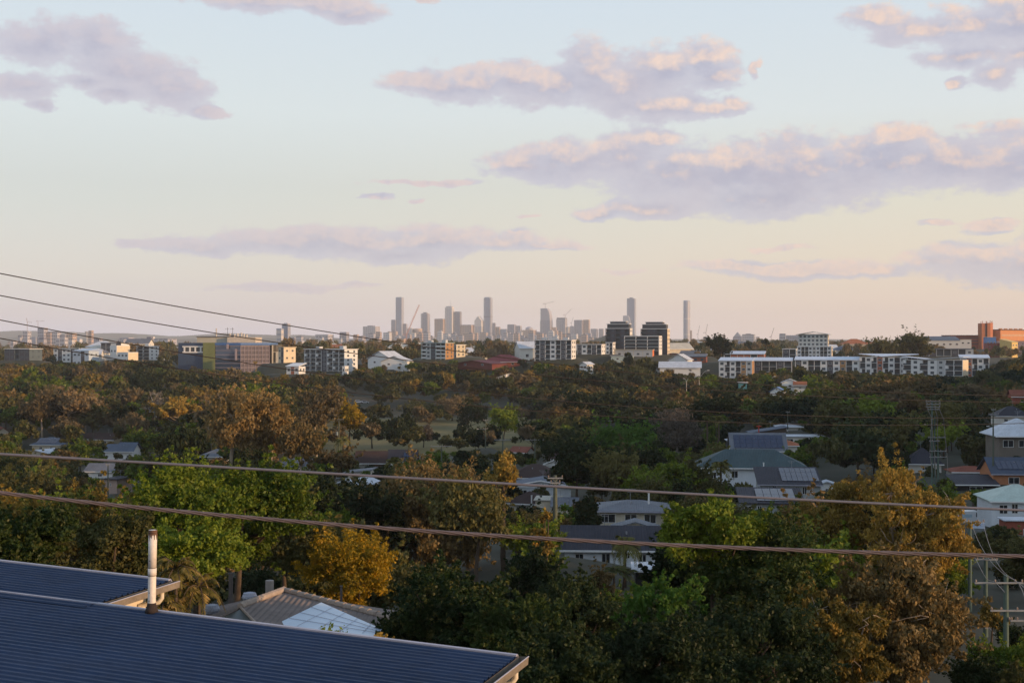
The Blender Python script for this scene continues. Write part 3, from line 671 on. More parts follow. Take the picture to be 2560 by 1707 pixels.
    if door: 
        x, ww, hh = door; g_ = MB(); g_.box(x-ww/2, x+ww/2, -.05, .02, 0, hh).box(x-ww/2-.06,x+ww/2+.06,-.04,.0,hh,hh+.08); g_.build('door', TIMB, root)
    return root
HS = []
def H(*a, **k):
    HS.append((a, k)); p = at(a[1], a[2], a[3]); r = max(a[4], a[5])*.85
    ANCH.append((p.x, p.y+a[5]*.3, p.z, r))
C_TEAL = mat('grey_teal_wall', (.30,.33,.34), .7); C_CRM = mat('cream_wall', (.58,.52,.42), .7); C_PINK = mat('pinkish_wall', (.42,.31,.27), .8); C_BRN = mat('brown_wall', (.10,.075,.06), .8)
C_WB = mat('white_weatherboard', (.66,.70,.76), .65, var=.12, wave=('Z', .18, .01)); C_DK = mat('deep_shade_wall', (.02,.02,.022), .9)  # near-black solid wall colour stands in for shade inside carport and garage
# middle right
H('long white weatherboard house under a big dark teal hip roof', 1880,1238,232,19,10,4.9,'hip',2.9,R_DTEAL,C_WB,-6,((-6.9,3.6,1.0,1.1),(-5.6,3.6,.4,1.6),(-3.1,3.8,1.2,1.3),(1.0,4.0,1.0,.9),(-4.1,1.2,1.1,1.3),(4.5,4.1,1.4,.6),(6.3,4.1,1.4,.6),(8.2,4.1,1.0,.6)),boards=True,ov=.7)
H('dark flat pitched house covered by a wide solar array, right of the white weatherboard wall', 1975,1248,214,9.8,7,2.4,'skill',2.2,R_CHAR,C_TEAL,-5,((1.2,1.5,.8,1.3),(2.4,1.5,.8,1.3),(3.4,1.5,.5,1.2),(-2.6,1.7,.7,1.2)),solar=(-1.2,5.0,.18,.92,7,3),fascia=CAP)
H('grey roofed house with a field of solar panels, behind the dark teal roof', 1898,1160,262,10.8,9,2.6,'gable',3.4,R_GREY,OFFW,-5,((0,1.4,1.2,1.1),),solar=(-5.0,5.0,.15,.86,8,3))
H('house with a small solar roof just below the red shade sail', 1930,1318,168,7.6,6,3.1,'skill',1.3,R_CHAR,C_TEAL,-6,((-3.1,2.1,1.0,1.4),(-1.6,2.1,.6,1.5),(1.7,2.2,.7,1.5),(2.6,2.2,.6,1.5)),solar=(-1.9,3.2,.12,.9,5,2))
H('low white building with a long flat roof behind the solar roofs', 1880,1125,318,11,7,2.0,'flat',.1,R_WHITE,C_BRN,-3,((-2,1.2,1.6,.8),(2,1.2,1.6,.8)))
H('second long white flat roof, further right behind the brown tiled one', 1975,1112,330,17,7,2.0,'flat',.1,R_WHITE,OFFW,-3,((-5,1.2,1.6,.8),(0,1.2,1.6,.8),(5,1.2,1.2,.8)))
H('brown wall house with a blue sheet roof sloping down to the left', 1922,1098,345,9.5,7,1.6,'skillx',1.6,R_BLUE,C_BRN,-3,((2,1.0,1.2,.8),))
H('pale metal roof highest among the hillside roofs', 1975,1090,360,6.5,6,2.5,'hip',.8,R_WHITE,OFFW,-3,((0,1.2,1.4,.9),))
H('small house with a terracotta brown hip roof among the white flat roofs', 1955,1128,300,7,6,1.3,'hip',1.3,R_ORNG,OFFW,-10,((0,.6,1.0,.7),))
H('cream house with a grey blue hip roof and three dark windows', 1585,1336,160,8.6,7,2.9,'hip',.9,R_GREY,C_CRM,-5,((-.4,2.0,1.5,1.15),(2.0,2.0,1.5,1.15),(-3.2,2.0,1.8,1.1)),ov=.6,fascia=CAP,winmat=GLASS)
H('small porch with a grey gable roof in front of the cream house', 1588,1345,152,5.4,3,1.0,'gabley',.85,R_GREY,C_CRM,-5,((0,.4,.9,.4),),name='porch',cat='porch',ov=.3)
H('white house with a charcoal gable roof, behind the tall palm', 1532,1440,130,9.8,7.5,2.6,'gable',1.9,R_CHAR,C_WB,-3,((-.7,1.7,.9,1.3),(1.5,2.1,.5,.6),(3.0,1.7,.8,1.2),(-3.4,1.7,.9,1.2)),boards=True)
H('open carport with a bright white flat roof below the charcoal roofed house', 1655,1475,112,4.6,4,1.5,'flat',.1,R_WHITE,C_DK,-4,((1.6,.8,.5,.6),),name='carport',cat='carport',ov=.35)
H('small green roofed house with a white gable edge, uppermost of the middle roofs', 1392,1180,292,6.0,8,1.6,'gabley',1.2,R_GREEN,WHITE,-38,((0,.8,1.2,.8),),fascia=WHITE)
H('house under a broad dark brown tile roof, centre of the view', 1335,1205,262,10.6,9,.8,'hip',2.4,R_BROWN,OFFW,-5,((0,.3,1.4,.5),))
H('pale blue roofed house with a bright square skylight', 1352,1243,232,10.6,7,2.0,'gabley',1.0,R_BLUE,C_WB,-4,((-3.2,.9,1.4,.9),),fascia=WHITE)
H('low dark roof edged by a white sheet, left of the thick green pole', 1308,1278,205,5.6,6,1.2,'hip',1.6,R_BROWN,OFFW,-20,((0,.6,1.1,.7),))
H('cream flat roofed building just left of the thick green pole', 1368,1300,196,3.6,5,2.9,'flat',.1,R_CREAM,C_CRM,-6,((.9,1.7,.5,.6),(-.8,1.7,.5,.6)),ov=.3)
H('cream building with blue lower windows, right of the thick green pole', 1412,1312,192,3.4,5,2.7,'skill',.7,R_GREY,C_CRM,-3,((-1.0,.9,.6,.9),(.7,.9,1.0,.9)),winmat=mat('blue_panel', (.05,.12,.30), .4))
H('little house with a faded red roof by the T crossarm pole', 1295,1145,372,5.4,5,1.6,'gable',1.5,R_RED,OFFW,-30,((0,.8,1.0,.7),))
H('dark brown roof partly hidden by the large central trees', 1398,1160,330,6.5,6,1.2,'hip',1.7,R_BROWN,OFFW,-10,((0,.6,1.0,.6),))
# by the park and left
H('long dark brown roof at the near edge of the park', 935,1170,336,9.5,7,1.2,'gable',2.9,R_BROWN,mat('brick_brown_wall', (.14,.09,.07), .8),0,((-2,.5,1.2,.8),),fascia=None)
H('dark roofed house with one pale solar panel, right of the long brown roof', 1006,1170,328,6.8,6,1.6,'gable',2.8,R_CHAR,WHITE,0,((0,.8,1.6,.9),),solar=(.2,2.2,.35,.75,3,1),fascia=WHITE)
H('white house with a pale blue roof between the dark trees', 870,1236,228,6.2,6,1.5,'gabley',1.1,R_WHITE,WHITE,-30,((0,.9,1.2,.8),),fascia=R_WHITE)
H('grey roof peeping out above the pale blue one', 893,1212,250,5.0,5,2.2,'skillx',.7,R_GREY,OFFW,-5,((0,1.2,1.0,.8),))
H('grey blue roof behind the trunks of the tall amber gum trees', 735,1192,300,6,6,2.2,'gable',1.8,R_BLUE,OFFW,-8,((0,1.2,1.0,.8),))
H('white two storey house half hidden behind the amber gums', 530,1188,318,6.4,7,4.6,'hip',1.6,R_GREY,WHITE,-6,((-1.4,3.4,.8,1.2),(1.2,3.4,.8,1.2),(1.2,1.2,.8,1.2)))
H('cream house with a solar covered roof at far left', 115,1132,418,9.6,8,2.6,'hip',2.2,R_BLUE,C_CRM,-6,((-1.8,1.4,1.0,1.2),(1.8,1.4,1.0,1.2)),solar=(-3.6,3.4,.15,.85,6,2))
H('low house with a pale blue roof in front of the solar roof at far left', 88,1146,392,9.6,8,1.6,'gabley',.9,R_WHITE,C_CRM,-22,((2,.8,1.2,.8),))
H('small house with a sunlit peaked gable at the left edge', 8,1108,455,5.5,8,3.3,'gabley',2.2,R_RED,C_CRM,28,((0,1.8,.8,.9),))
H('brown roofed house with a sunlit cream gable end, behind the round brown tree', 245,1112,440,14,7,1.8,'gable',2.0,R_BROWN,C_CRM,-24,((3,1.0,1.2,.9),),side=((3.5,1.0,1.0,.9),))
H('blue grey hip roofed house, left of its taller twin', 288,1150,368,6,6,2.4,'gable',1.9,R_BLUE,WHITE,-6,((0,1.3,1.0,.9),))
H('blue grey roofed house with white windows, the taller of the twin roofs', 312,1156,356,4.4,6,3.0,'gable',2.3,R_BLUE,WHITE,-6,((-.8,1.6,.8,1.0),(.9,1.6,.8,1.0)))
H('light grey roof with a white chimney, left of the bright green tree', 362,1255,248,6.8,6,1.6,'skillx',1.4,R_GREY,OFFW,-6,((0,.8,1.0,.7),),chim=(.4,.6,4.0))
H('dark hip roof in the hollow below the white chimney', 305,1276,232,7.5,7,.9,'hip',2.0,R_CHAR,OFFW,-8,((0,.4,1.0,.5),))
H('narrow building with a sunlit pinkish wall behind a bare tree', 277,1238,262,3.0,5,3.2,'flat',.1,R_CHAR,C_PINK,-20,((.0,2.2,.5,.5),))
H('grey roof just left of the dark roof in the hollow', 250,1196,300,7,6,1.6,'gable',1.6,R_GREY,WHITE,-6,((0,.8,1.0,.7),))
# right edge
H('pale pyramid roofed verandah house at the right edge', 2560,1150,250,9.4,9,4.6,'hip',3.2,R_WHITE,mat('shaded_verandah', (.16,.14,.12), .8),-4,((-3.0,3.2,2.0,1.4),(0,3.2,2.0,1.4)),ov=1.0)  # wall colour darkened to carry the shade under the verandah roof
H('orange brick house with a navy roof of solar panels', 2552,1232,228,9.6,8,3.3,'gable',2.6,mat('navy_tile', (.045,.06,.095), .6),BRICKO,-4,((-1.2,2.2,1.9,1.2),(2.4,2.2,1.4,1.2)),solar=(-3.8,4.5,.25,.75,9,1),fascia=CAP)
H('white weatherboard house with a pale green hip roof, lower right', 2560,1318,186,9.0,8,3.7,'hip',2.0,mat('mint_roof', (.42,.50,.45), .6),C_WB,-5,((-2.9,2.6,1.2,1.3),(-1.3,2.7,.9,1.4),(1.6,2.7,1.0,1.4)),fascia=WHITE)
H('small annex with a flat white deck roof in front of the mint roofed house', 2556,1345,172,4.4,3,2.2,'flat',.1,R_WHITE,BRICKR,-5,((.4,.8,.6,.9),),ov=.3,name='annex',cat='annex')
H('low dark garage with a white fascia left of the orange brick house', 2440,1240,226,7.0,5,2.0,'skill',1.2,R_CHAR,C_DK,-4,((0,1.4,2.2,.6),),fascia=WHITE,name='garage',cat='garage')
H('narrow red tiled roof peeping over the dark garage', 2432,1196,250,7.4,5,1.2,'hip',.9,R_RED,OFFW,-4,((0,.6,1.0,.5),))
H('dark pitched roof high at the right edge above the verandah house', 2535,1062,335,8.5,7,2.2,'hip',2.4,R_CHAR,OFFW,-8,((-2,1.2,1.0,.8),))
H('dark slate roof behind the strange tall pole', 2312,1180,262,6.5,6,1.6,'hip',3.0,R_CHAR,OFFW,-8,((0,.8,1.0,.7),))
H('small white shed behind the amber tree crowns', 2068,1238,238,2.2,3,2.0,'gabley',.5,R_WHITE,WHITE,-10,((0,1.0,.6,.6),),name='shed',cat='shed')
# far side of the wood
H('small white gable roof among the trees below the white apartments', 1975,972,520,6.5,6,2.4,'gabley',1.5,R_WHITE,WHITE,-12,((0,1.2,1.2,.9),))
H('small orange roof beside the white gable among the trees', 2000,975,515,4.6,5,1.9,'gable',1.4,R_ORNG,OFFW,-12,((0,1.0,1.0,.7),))
H('blue sheet roof low in the wood, below the white gable', 1942,990,500,5.2,6,1.6,'gabley',1.8,mat('bright_blue_roof', (.07,.15,.34), .5),WHITE,-20,((0,.8,1.0,.7),))
H('small turquoise and white building in the wood below the left apartment wing', 1857,976,560,3.6,4,3.2,'flat',.2,R_WHITE,mat('turquoise_wall', (.06,.20,.24), .7),-8,((0,1.8,1.6,.7),))
H('red brick cottage roof far right beyond the pole', 2556,1010,400,6,6,2.2,'gable',2.0,R_RED,BRICKR,-8,((0,1.0,1.0,.7),))

# ------------------------------------------------------------------ mid distance blocks
BAYDK = mat('deep_balcony_shade', (.055,.06,.07), .5, var=.3, scale=.3)  # shade of the recessed bays put into the colour; dark windows share it
PANO = mat('ochre_cladding', (.36,.20,.09), .8, var=.12); PANR = mat('rust_red_cladding', (.34,.11,.06), .8, var=.12); PANG = mat('dark_grey_cladding', (.065,.065,.08), .8, var=.12)
WHT2 = mat('apartment_white', (.66,.66,.66), .7, var=.08, scale=.1); GRYW = mat('apartment_pale_grey', (.44,.45,.46), .7, var=.08, scale=.1); BEIG = mat('beige_render', (.50,.44,.34), .8, var=.1, scale=.1)
GLS2 = mat('tinted_glazing', (.045,.065,.085), .35, var=.4, scale=.25, spec=.45)
BLOCKS = []
def block(label, px0, px1, yt, yb, d, n, bays, wm=None, rz=-13, dp=14, roof='flat', rm=None, ov=.6, sidecol=None, sidewin=2, name='apartment_block', cat='apartment building', tiers=(), bal=None, group=None, pad_it=True, plant=0):
    rz = min(rz, -6)-9; dp *= .75
    w = (px1-px0)/F*d; w = (w - dp*math.sin(abs(R(rz))))/math.cos(R(rz)) if rz < 0 else w
    cx = (px0+px1)/2 - (dp*math.sin(abs(R(rz)))/2)*F/d
    zt = at(0, yt, d).z; zb = at(0, yb, d).z; Ht = zt-zb; fh = Ht/n
    p = at(cx, yb, d); root = thing(name, label, cat, p, R(rz), group)
    wm = wm or WHT2; bal = bal or GLS2
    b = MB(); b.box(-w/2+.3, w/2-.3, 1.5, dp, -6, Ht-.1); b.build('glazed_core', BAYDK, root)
    for k in range(n+1):
        b = MB(); z = k*fh; b.box(-w/2+.05, w/2-.05, .15, dp-.1 if k == n else 1.6, z-.16, z+.10); b.build('floor_slab', wm, root)
    nb = len(bays); bw = w/nb
    for i in range(nb+1):
        x = -w/2+i*bw; b = MB(); b.box(x-.16, x+.16, 0, 1.6, -6, Ht); b.build('fin_wall', wm, root)
    for i, t in enumerate(bays):
        x0 = -w/2+i*bw+.17; x1 = x0+bw-.34; cw = x1-x0
        if t in 'BS':
            for k in range(n):
                if t == 'S' and (k+i) % 2: 
                    b = MB(); b.box(x0, x0+cw*.35, .1, 1.5, k*fh+.13, (k+1)*fh-.23); b.build('screen_wall', wm, root)
                b = MB(); b.box(x0, x1, .02, .10, k*fh+.12, k*fh+1.05); b.build('balustrade', bal, root)
        elif t in 'WPRDG':
            m_ = {'W': wm, 'P': PANO, 'R': PANR, 'D': PANG, 'G': GRYW}[t]
            b = MB(); b.box(x0, x1, .05, 1.5, -6, Ht-.0); b.build('wall_panel', m_, root)
            for k in range(n):
                f = MB(); zc = k*fh+fh*.56; hw = min(.9, cw*.3); f.box(-hw-.08, hw+.08, -.06, .0, -.75, .75); o = f.build('window', wm if t != 'W' else PANG, root); o.location = ((x0+x1)/2, .05, zc)
                g_ = MB(); g_.box(-hw, hw, -.08, -.02, -.66, .66); g_.build('pane', GLS2, o)
    b = MB(); b.box(w/2-.02, w/2+.2, .2, dp-.2, -6, Ht); sw = b.build('end_wall', sidecol or wm, root)
    for k in range(n):
        for j in range(sidewin):
            f = MB(); y = dp*(j+.6)/(sidewin+.2); f.box(-.02, .05, -.9, .9, -.7, .7); o = f.build('window', GLS2, root); o.location = (w/2+.2, y, k*fh+fh*.56)
    if roof == 'flat': b = MB(); b.box(-w/2-ov, w/2+ov, -ov, dp+ov, Ht+.12, Ht+.5)
    elif roof == 'skill': b = MB(); b.slab([(-w/2-ov,-ov,Ht+.5),(w/2+ov,-ov,Ht+.5),(w/2+ov,dp+ov,Ht+2.2),(-w/2-ov,dp+ov,Ht+2.2)], .4)
    elif roof == 'pitch': b = MB(); b.slab([(-w/2-ov,-ov,Ht+.3),(0,-ov,Ht+2.3),(0,dp+ov,Ht+2.3),(-w/2-ov,dp+ov,Ht+.3)], .35); b.slab([(0,-ov,Ht+2.3),(w/2+ov,-ov,Ht+.3),(w/2+ov,dp+ov,Ht+.3),(0,dp+ov,Ht+2.3)], .35); b.box(-w/2+.1,w/2-.1,.3,dp-.3,Ht,Ht+.5); b.prism([(-w/2,.3),(w/2,.3),(w/2,.4),(-w/2,.4)], Ht, Ht+.6)
    elif roof == 'wing':
        b = MB(); b.slab([(-w/2-ov,-ov,Ht+2.0),(-w*.1,-ov,Ht+.6),(w/2+ov,-ov,Ht+1.9),(w/2+ov,dp+ov,Ht+1.9),(-w*.1,dp+ov,Ht+.6),(-w/2-ov,dp+ov,Ht+2.0)], .3)
    b.build('roof', rm or wm, root)
    zz = Ht+.5
    for ins, th, m_ in tiers: b = MB(); b.box(-w/2+w*ins, w/2-w*ins, .8, dp-1, zz+.01, zz+th); b.build('penthouse', m_, root); b = MB(); b.box(-w/2+w*ins-.5, w/2-w*ins+.5, .3, dp-.5, zz+th+.01, zz+th+.4); b.build('penthouse_roof', WHT2, root); zz += th+.4
    for k in range(plant):
        x = -w*.3+w*.6*k/max(1, plant-1) if plant > 1 else 0; q = MB(); q.box(x-1.6, x+1.6, dp*.4, dp*.65, Ht+.5, Ht+2.0+.5*(k % 2)); q.build('roof_plant', GRYW, root)
    return root
def BL(*a, **k):
    BLOCKS.append((a, k)); d = a[5]; xc = xof((a[1]+a[2])/2, d); wd = (a[2]-a[1])/F*d; zb = at(0, a[4], d).z - .2
    for t in (-.33, 0, .33): ANCH.append((xc+wd*t, d+6, zb, max(18, wd*.4)))
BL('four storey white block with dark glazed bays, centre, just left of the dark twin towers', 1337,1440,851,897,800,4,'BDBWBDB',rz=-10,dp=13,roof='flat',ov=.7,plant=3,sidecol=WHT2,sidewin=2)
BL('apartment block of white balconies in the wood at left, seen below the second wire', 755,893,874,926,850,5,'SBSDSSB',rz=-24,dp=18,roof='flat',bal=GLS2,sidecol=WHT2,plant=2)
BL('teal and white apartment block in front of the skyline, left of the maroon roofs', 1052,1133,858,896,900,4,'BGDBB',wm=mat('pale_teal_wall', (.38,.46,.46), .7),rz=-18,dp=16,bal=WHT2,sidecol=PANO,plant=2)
BL('small cream and white block touching the teal one', 1128,1162,863,892,915,3,'BWB',rz=-22,dp=16,sidecol=BEIG)
BL('three storey white apartments with ochre panels, left end of the long white row', 1800,1890,903,944,740,3,'WSWBPG',rz=-9,dp=13,roof='skill',rm=mat('ice_white_roof',(.52,.58,.68),.6),sidecol=PANO,sidewin=1)
BL('white roofed wing behind the trees, middle of the long white row', 1888,1986,903,930,752,2,'DBBDB',rz=-6,dp=12,roof='skill',rm=mat('ice_white_roof',(.52,.58,.68),.6),wm=GRYW)
BL('low white apartments with an ochre corner, below the stepped eight storey block', 1993,2152,901,930,745,2,'DWBBWDWPBW',rz=-7,dp=12,roof='skill',rm=mat('ice_white_roof',(.52,.58,.68),.6),sidecol=PANO,sidewin=1)
BL('white roofed block with a red brick band behind the left apartments', 1812,1918,886,904,830,1,'BRRRBR',rz=-6,dp=14,roof='skill',rm=mat('ice_white_roof',(.52,.58,.68),.6),wm=OFFW,sidecol=PANR)
BL('long white apartment row with staggered balconies at right', 2155,2300,893,950,735,4,'SWSRSWBWSS',rz=-8,dp=13,roof='wing',rm=mat('ice_white_roof',(.52,.58,.68),.6))
BL('white apartments whose end wall glows in the sun, beside the staggered row', 2270,2420,900,952,715,4,'SWSWGSB',rz=-26,dp=15,roof='wing',rm=mat('ice_white_roof',(.52,.58,.68),.6),sidecol=mat('sunlit_end_wall',(.66,.55,.40),.7),sidewin=0)  # end wall tinted cream, sunlight put into its colour
BL('white and rust red apartments at the right end of the white row', 2405,2480,896,940,750,3,'GRSWS',rz=-6,dp=13,roof='skill',rm=mat('ice_white_roof',(.52,.58,.68),.6))
BL('glazed blue grey building with white frames above the right apartments', 2310,2440,873,890,980,1,'BDBBDBW',rz=-5,dp=20,roof='flat',wm=GRYW,rm=R_BLUE,name='college_building',cat='building',plant=0)
BL('lower four storeys of the tall pale block, with long balconies', 1996,2088,867,905,900,4,'WBBWGWBBW',rz=-9,dp=16,roof='flat',wm=mat('cool_white',(.58,.62,.66),.7),rm=mat('cool_white',(.58,.62,.66),.7),sidecol=BEIG,ov=.2)
BL('upper storeys of the tall pale block under a shallow pitched roof', 1999,2077,837,866,904,3,'GWWGWWG',rz=-9,dp=13,roof='pitch',wm=mat('pale_sage',(.46,.50,.50),.7),rm=mat('pale_sage',(.46,.50,.50),.7),ov=2.0,sidecol=BEIG,pad_it=False,name='rooftop_storeys')
ANCH[-3:] = []
BL('small white annex left of the tall pale block', 1958,1998,873,900,880,2,'DB',rz=-8,dp=12,roof='flat',bal=PANG)
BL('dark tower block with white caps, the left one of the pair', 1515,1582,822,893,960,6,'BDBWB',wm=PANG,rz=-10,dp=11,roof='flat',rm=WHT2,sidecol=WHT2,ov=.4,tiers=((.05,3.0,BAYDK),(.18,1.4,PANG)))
BL('dark tower block with a sunlit end wall, the right one of the pair', 1603,1676,823,895,965,7,'BDWBD',wm=PANG,rz=-10,dp=12,roof='flat',rm=WHT2,sidecol=mat('sunlit_end_wall',(.66,.55,.40),.7),ov=.4,tiers=((.05,3.0,BAYDK),(.18,1.4,PANG)))  # sunlit end is a cream tone given to the wall
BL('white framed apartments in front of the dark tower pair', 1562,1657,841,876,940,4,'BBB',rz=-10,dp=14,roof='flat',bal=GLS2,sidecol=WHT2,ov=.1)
BL('small blue white block at the foot of the left dark tower', 1515,1540,857,886,930,3,'WB',rz=-8,dp=12,roof='flat',bal=GLS2,ov=.5)
BL('beige podium wall with an orange end below the white framed apartments', 1538,1636,875,897,930,1,'GGGG',wm=BEIG,rz=-5,dp=10,roof='flat',sidecol=mat('bright_orange_wall',(.60,.16,.05),.7),sidewin=0,name='podium',cat='building')
BL('low white building between the centre block and the dark towers', 1443,1515,862,884,900,2,'DWBDB',rz=-8,dp=16,roof='flat')
BL('dark teal office with a white parapet at far left', 8,90,873,900,1000,2,'DDBDD',wm=mat('slate_teal',(.09,.12,.14),.6),rz=-6,dp=22,roof='flat',rm=WHT2,bal=GLS2)
BL('white offices with small windows behind the trees at left', 130,212,872,905,1080,3,'WDWWDW',rz=-8,dp=16,roof='flat',sidecol=BEIG)
BL('pale blue warehouse under the thin wires at left', 180,236,878,918,1020,2,'WWDW',wm=mat('pale_blue_wall',(.42,.50,.60),.7),rz=-8,dp=18,roof='skill')
BL('white box building with a sunlit peach side at left', 272,320,865,893,1030,1,'WW',rz=-34,dp=16,roof='flat',sidecol=mat('sunlit_end_wall',(.66,.55,.40),.7),sidewin=0,ov=.1)  # peach side: warm light put into the end wall's colour
BL('lower white box with a bright side, beside the taller white one', 290,340,882,897,1010,1,'WWW',rz=-22,dp=14,roof='flat',sidecol=mat('sunlit_end_wall',(.66,.55,.40),.7),sidewin=0,ov=.1)  # bright side comes from a sunlit tone in the colour
BL('white office with long horizontal window bands, left of the blue glass hospital', 340,388,866,900,1040,4,'BB',rz=-10,dp=18,roof='flat',plant=1)
BL('dark roofed warehouse behind the white boxes', 250,318,858,880,1150,1,'DDWD',rz=-6,dp=25,roof='flat',rm=PANG)
BL('cream building with sunlit roof edges right of the hospital', 695,735,869,905,960,2,'WD',wm=BEIG,rz=-30,dp=16,roof='flat',sidecol=mat('sunlit_end_wall',(.66,.55,.40),.7))  # end wall lighter than the beige, coloured as if sunlit
BL('white shop with a red sign panel among the trees', 716,758,917,934,760,1,'WRW',rz=-8,dp=12,roof='skill',name='shop',cat='shop')
BL('small white panel building right of the balcony block', 856,868,917,935,800,1,'W',rz=-5,dp=8,roof='flat',ov=.1)
BL('long red brick building with a grey roof, right of the dark towers', 1700,1772,893,906,850,1,'RRRR',wm=BRICKR,rz=-4,dp=14,roof='skill',rm=R_GREY,name='brick_building',cat='building')
BL('low brick row with a dark roof, just right of the dark tower pair', 1676,1768,885,893,960,1,'RRRRR',wm=BRICKR,rz=-4,dp=12,roof='flat',rm=PANG,name='brick_building',cat='building')

def sheds():
    for lab, px, py, d, w, dp, h, rf, rise, rm, wm, rz in (
     ('wide maroon shed roof above the wood, in front of a smaller maroon roof', 1182,913,760,26,18,.8,'gabley',2.0,R_MAROON,mat('maroon_wall',(.14,.04,.035),.8),-28),
     ('smaller maroon hip roof of a hall behind the wide maroon shed', 1256,915,800,26,20,2.5,'hip',4.5,R_MAROON,BRICKR,-8),
     ('white gabled barn roof left of the teal and white block', 948,915,820,18,16,4.5,'gabley',5,R_WHITE,WHT2,-30),
     ('white gabled hall right of the white barn roof', 985,918,800,17,14,3.5,'gabley',3.5,R_WHITE,WHT2,-12),
     ('white roof scrap between tree crowns, right of the maroon hall', 1255,948,640,4,8,.7,'skillx',2.0,R_WHITE,WHT2,-12),
     ('clustered white metal roofs above the wood, below the dark towers', 1700,934,700,22,14,3.2,'gable',3.2,R_WHITE,WHT2,-8),
     ('white arched roof behind the clustered metal roofs', 1695,918,740,11,14,4,'gabley',3.6,R_WHITE,WHT2,-20),
     ('broad white roof stepping down, left of the clustered ones', 1660,936,710,9,12,3,'skillx',2.2,R_WHITE,WHT2,-8),
     ('sunlit white cottage wall between the crowns below the dark towers', 1458,925,720,5,6,3,'gabley',1.6,R_WHITE,WHT2,-40),
     ('pale teal house behind the podium wall', 1555,905,880,15,10,4,'flat',.3,R_WHITE,mat('pale_teal_wall',(.38,.46,.46),.7),-8)):
        house(lab, px, py, d, w, dp, h, rf, rise, rm, wm, rz, ((-w*.2,h*.55,1.6,1.2),(w*.25,h*.55,1.6,1.2)), name='hall' if 'hall' in lab else 'shed' if 'shed' in lab or 'warehouse' in lab or 'barn' in lab else 'house', cat='hall' if 'hall' in lab else 'shed' if 'shed' in lab or 'warehouse' in lab or 'barn' in lab else 'house', base=2.5, ov=.8)
for q in ((1182,925,760,18),(1256,922,800,18),(948,915,820,16),(985,918,800,14),(1700,934,700,16),(1695,918,740,12),(1660,936,710,10),(1458,925,720,8)):
    p = at(q[0], q[1], q[2]); ANCH.append((p.x, p.y+5, p.z, q[3]))

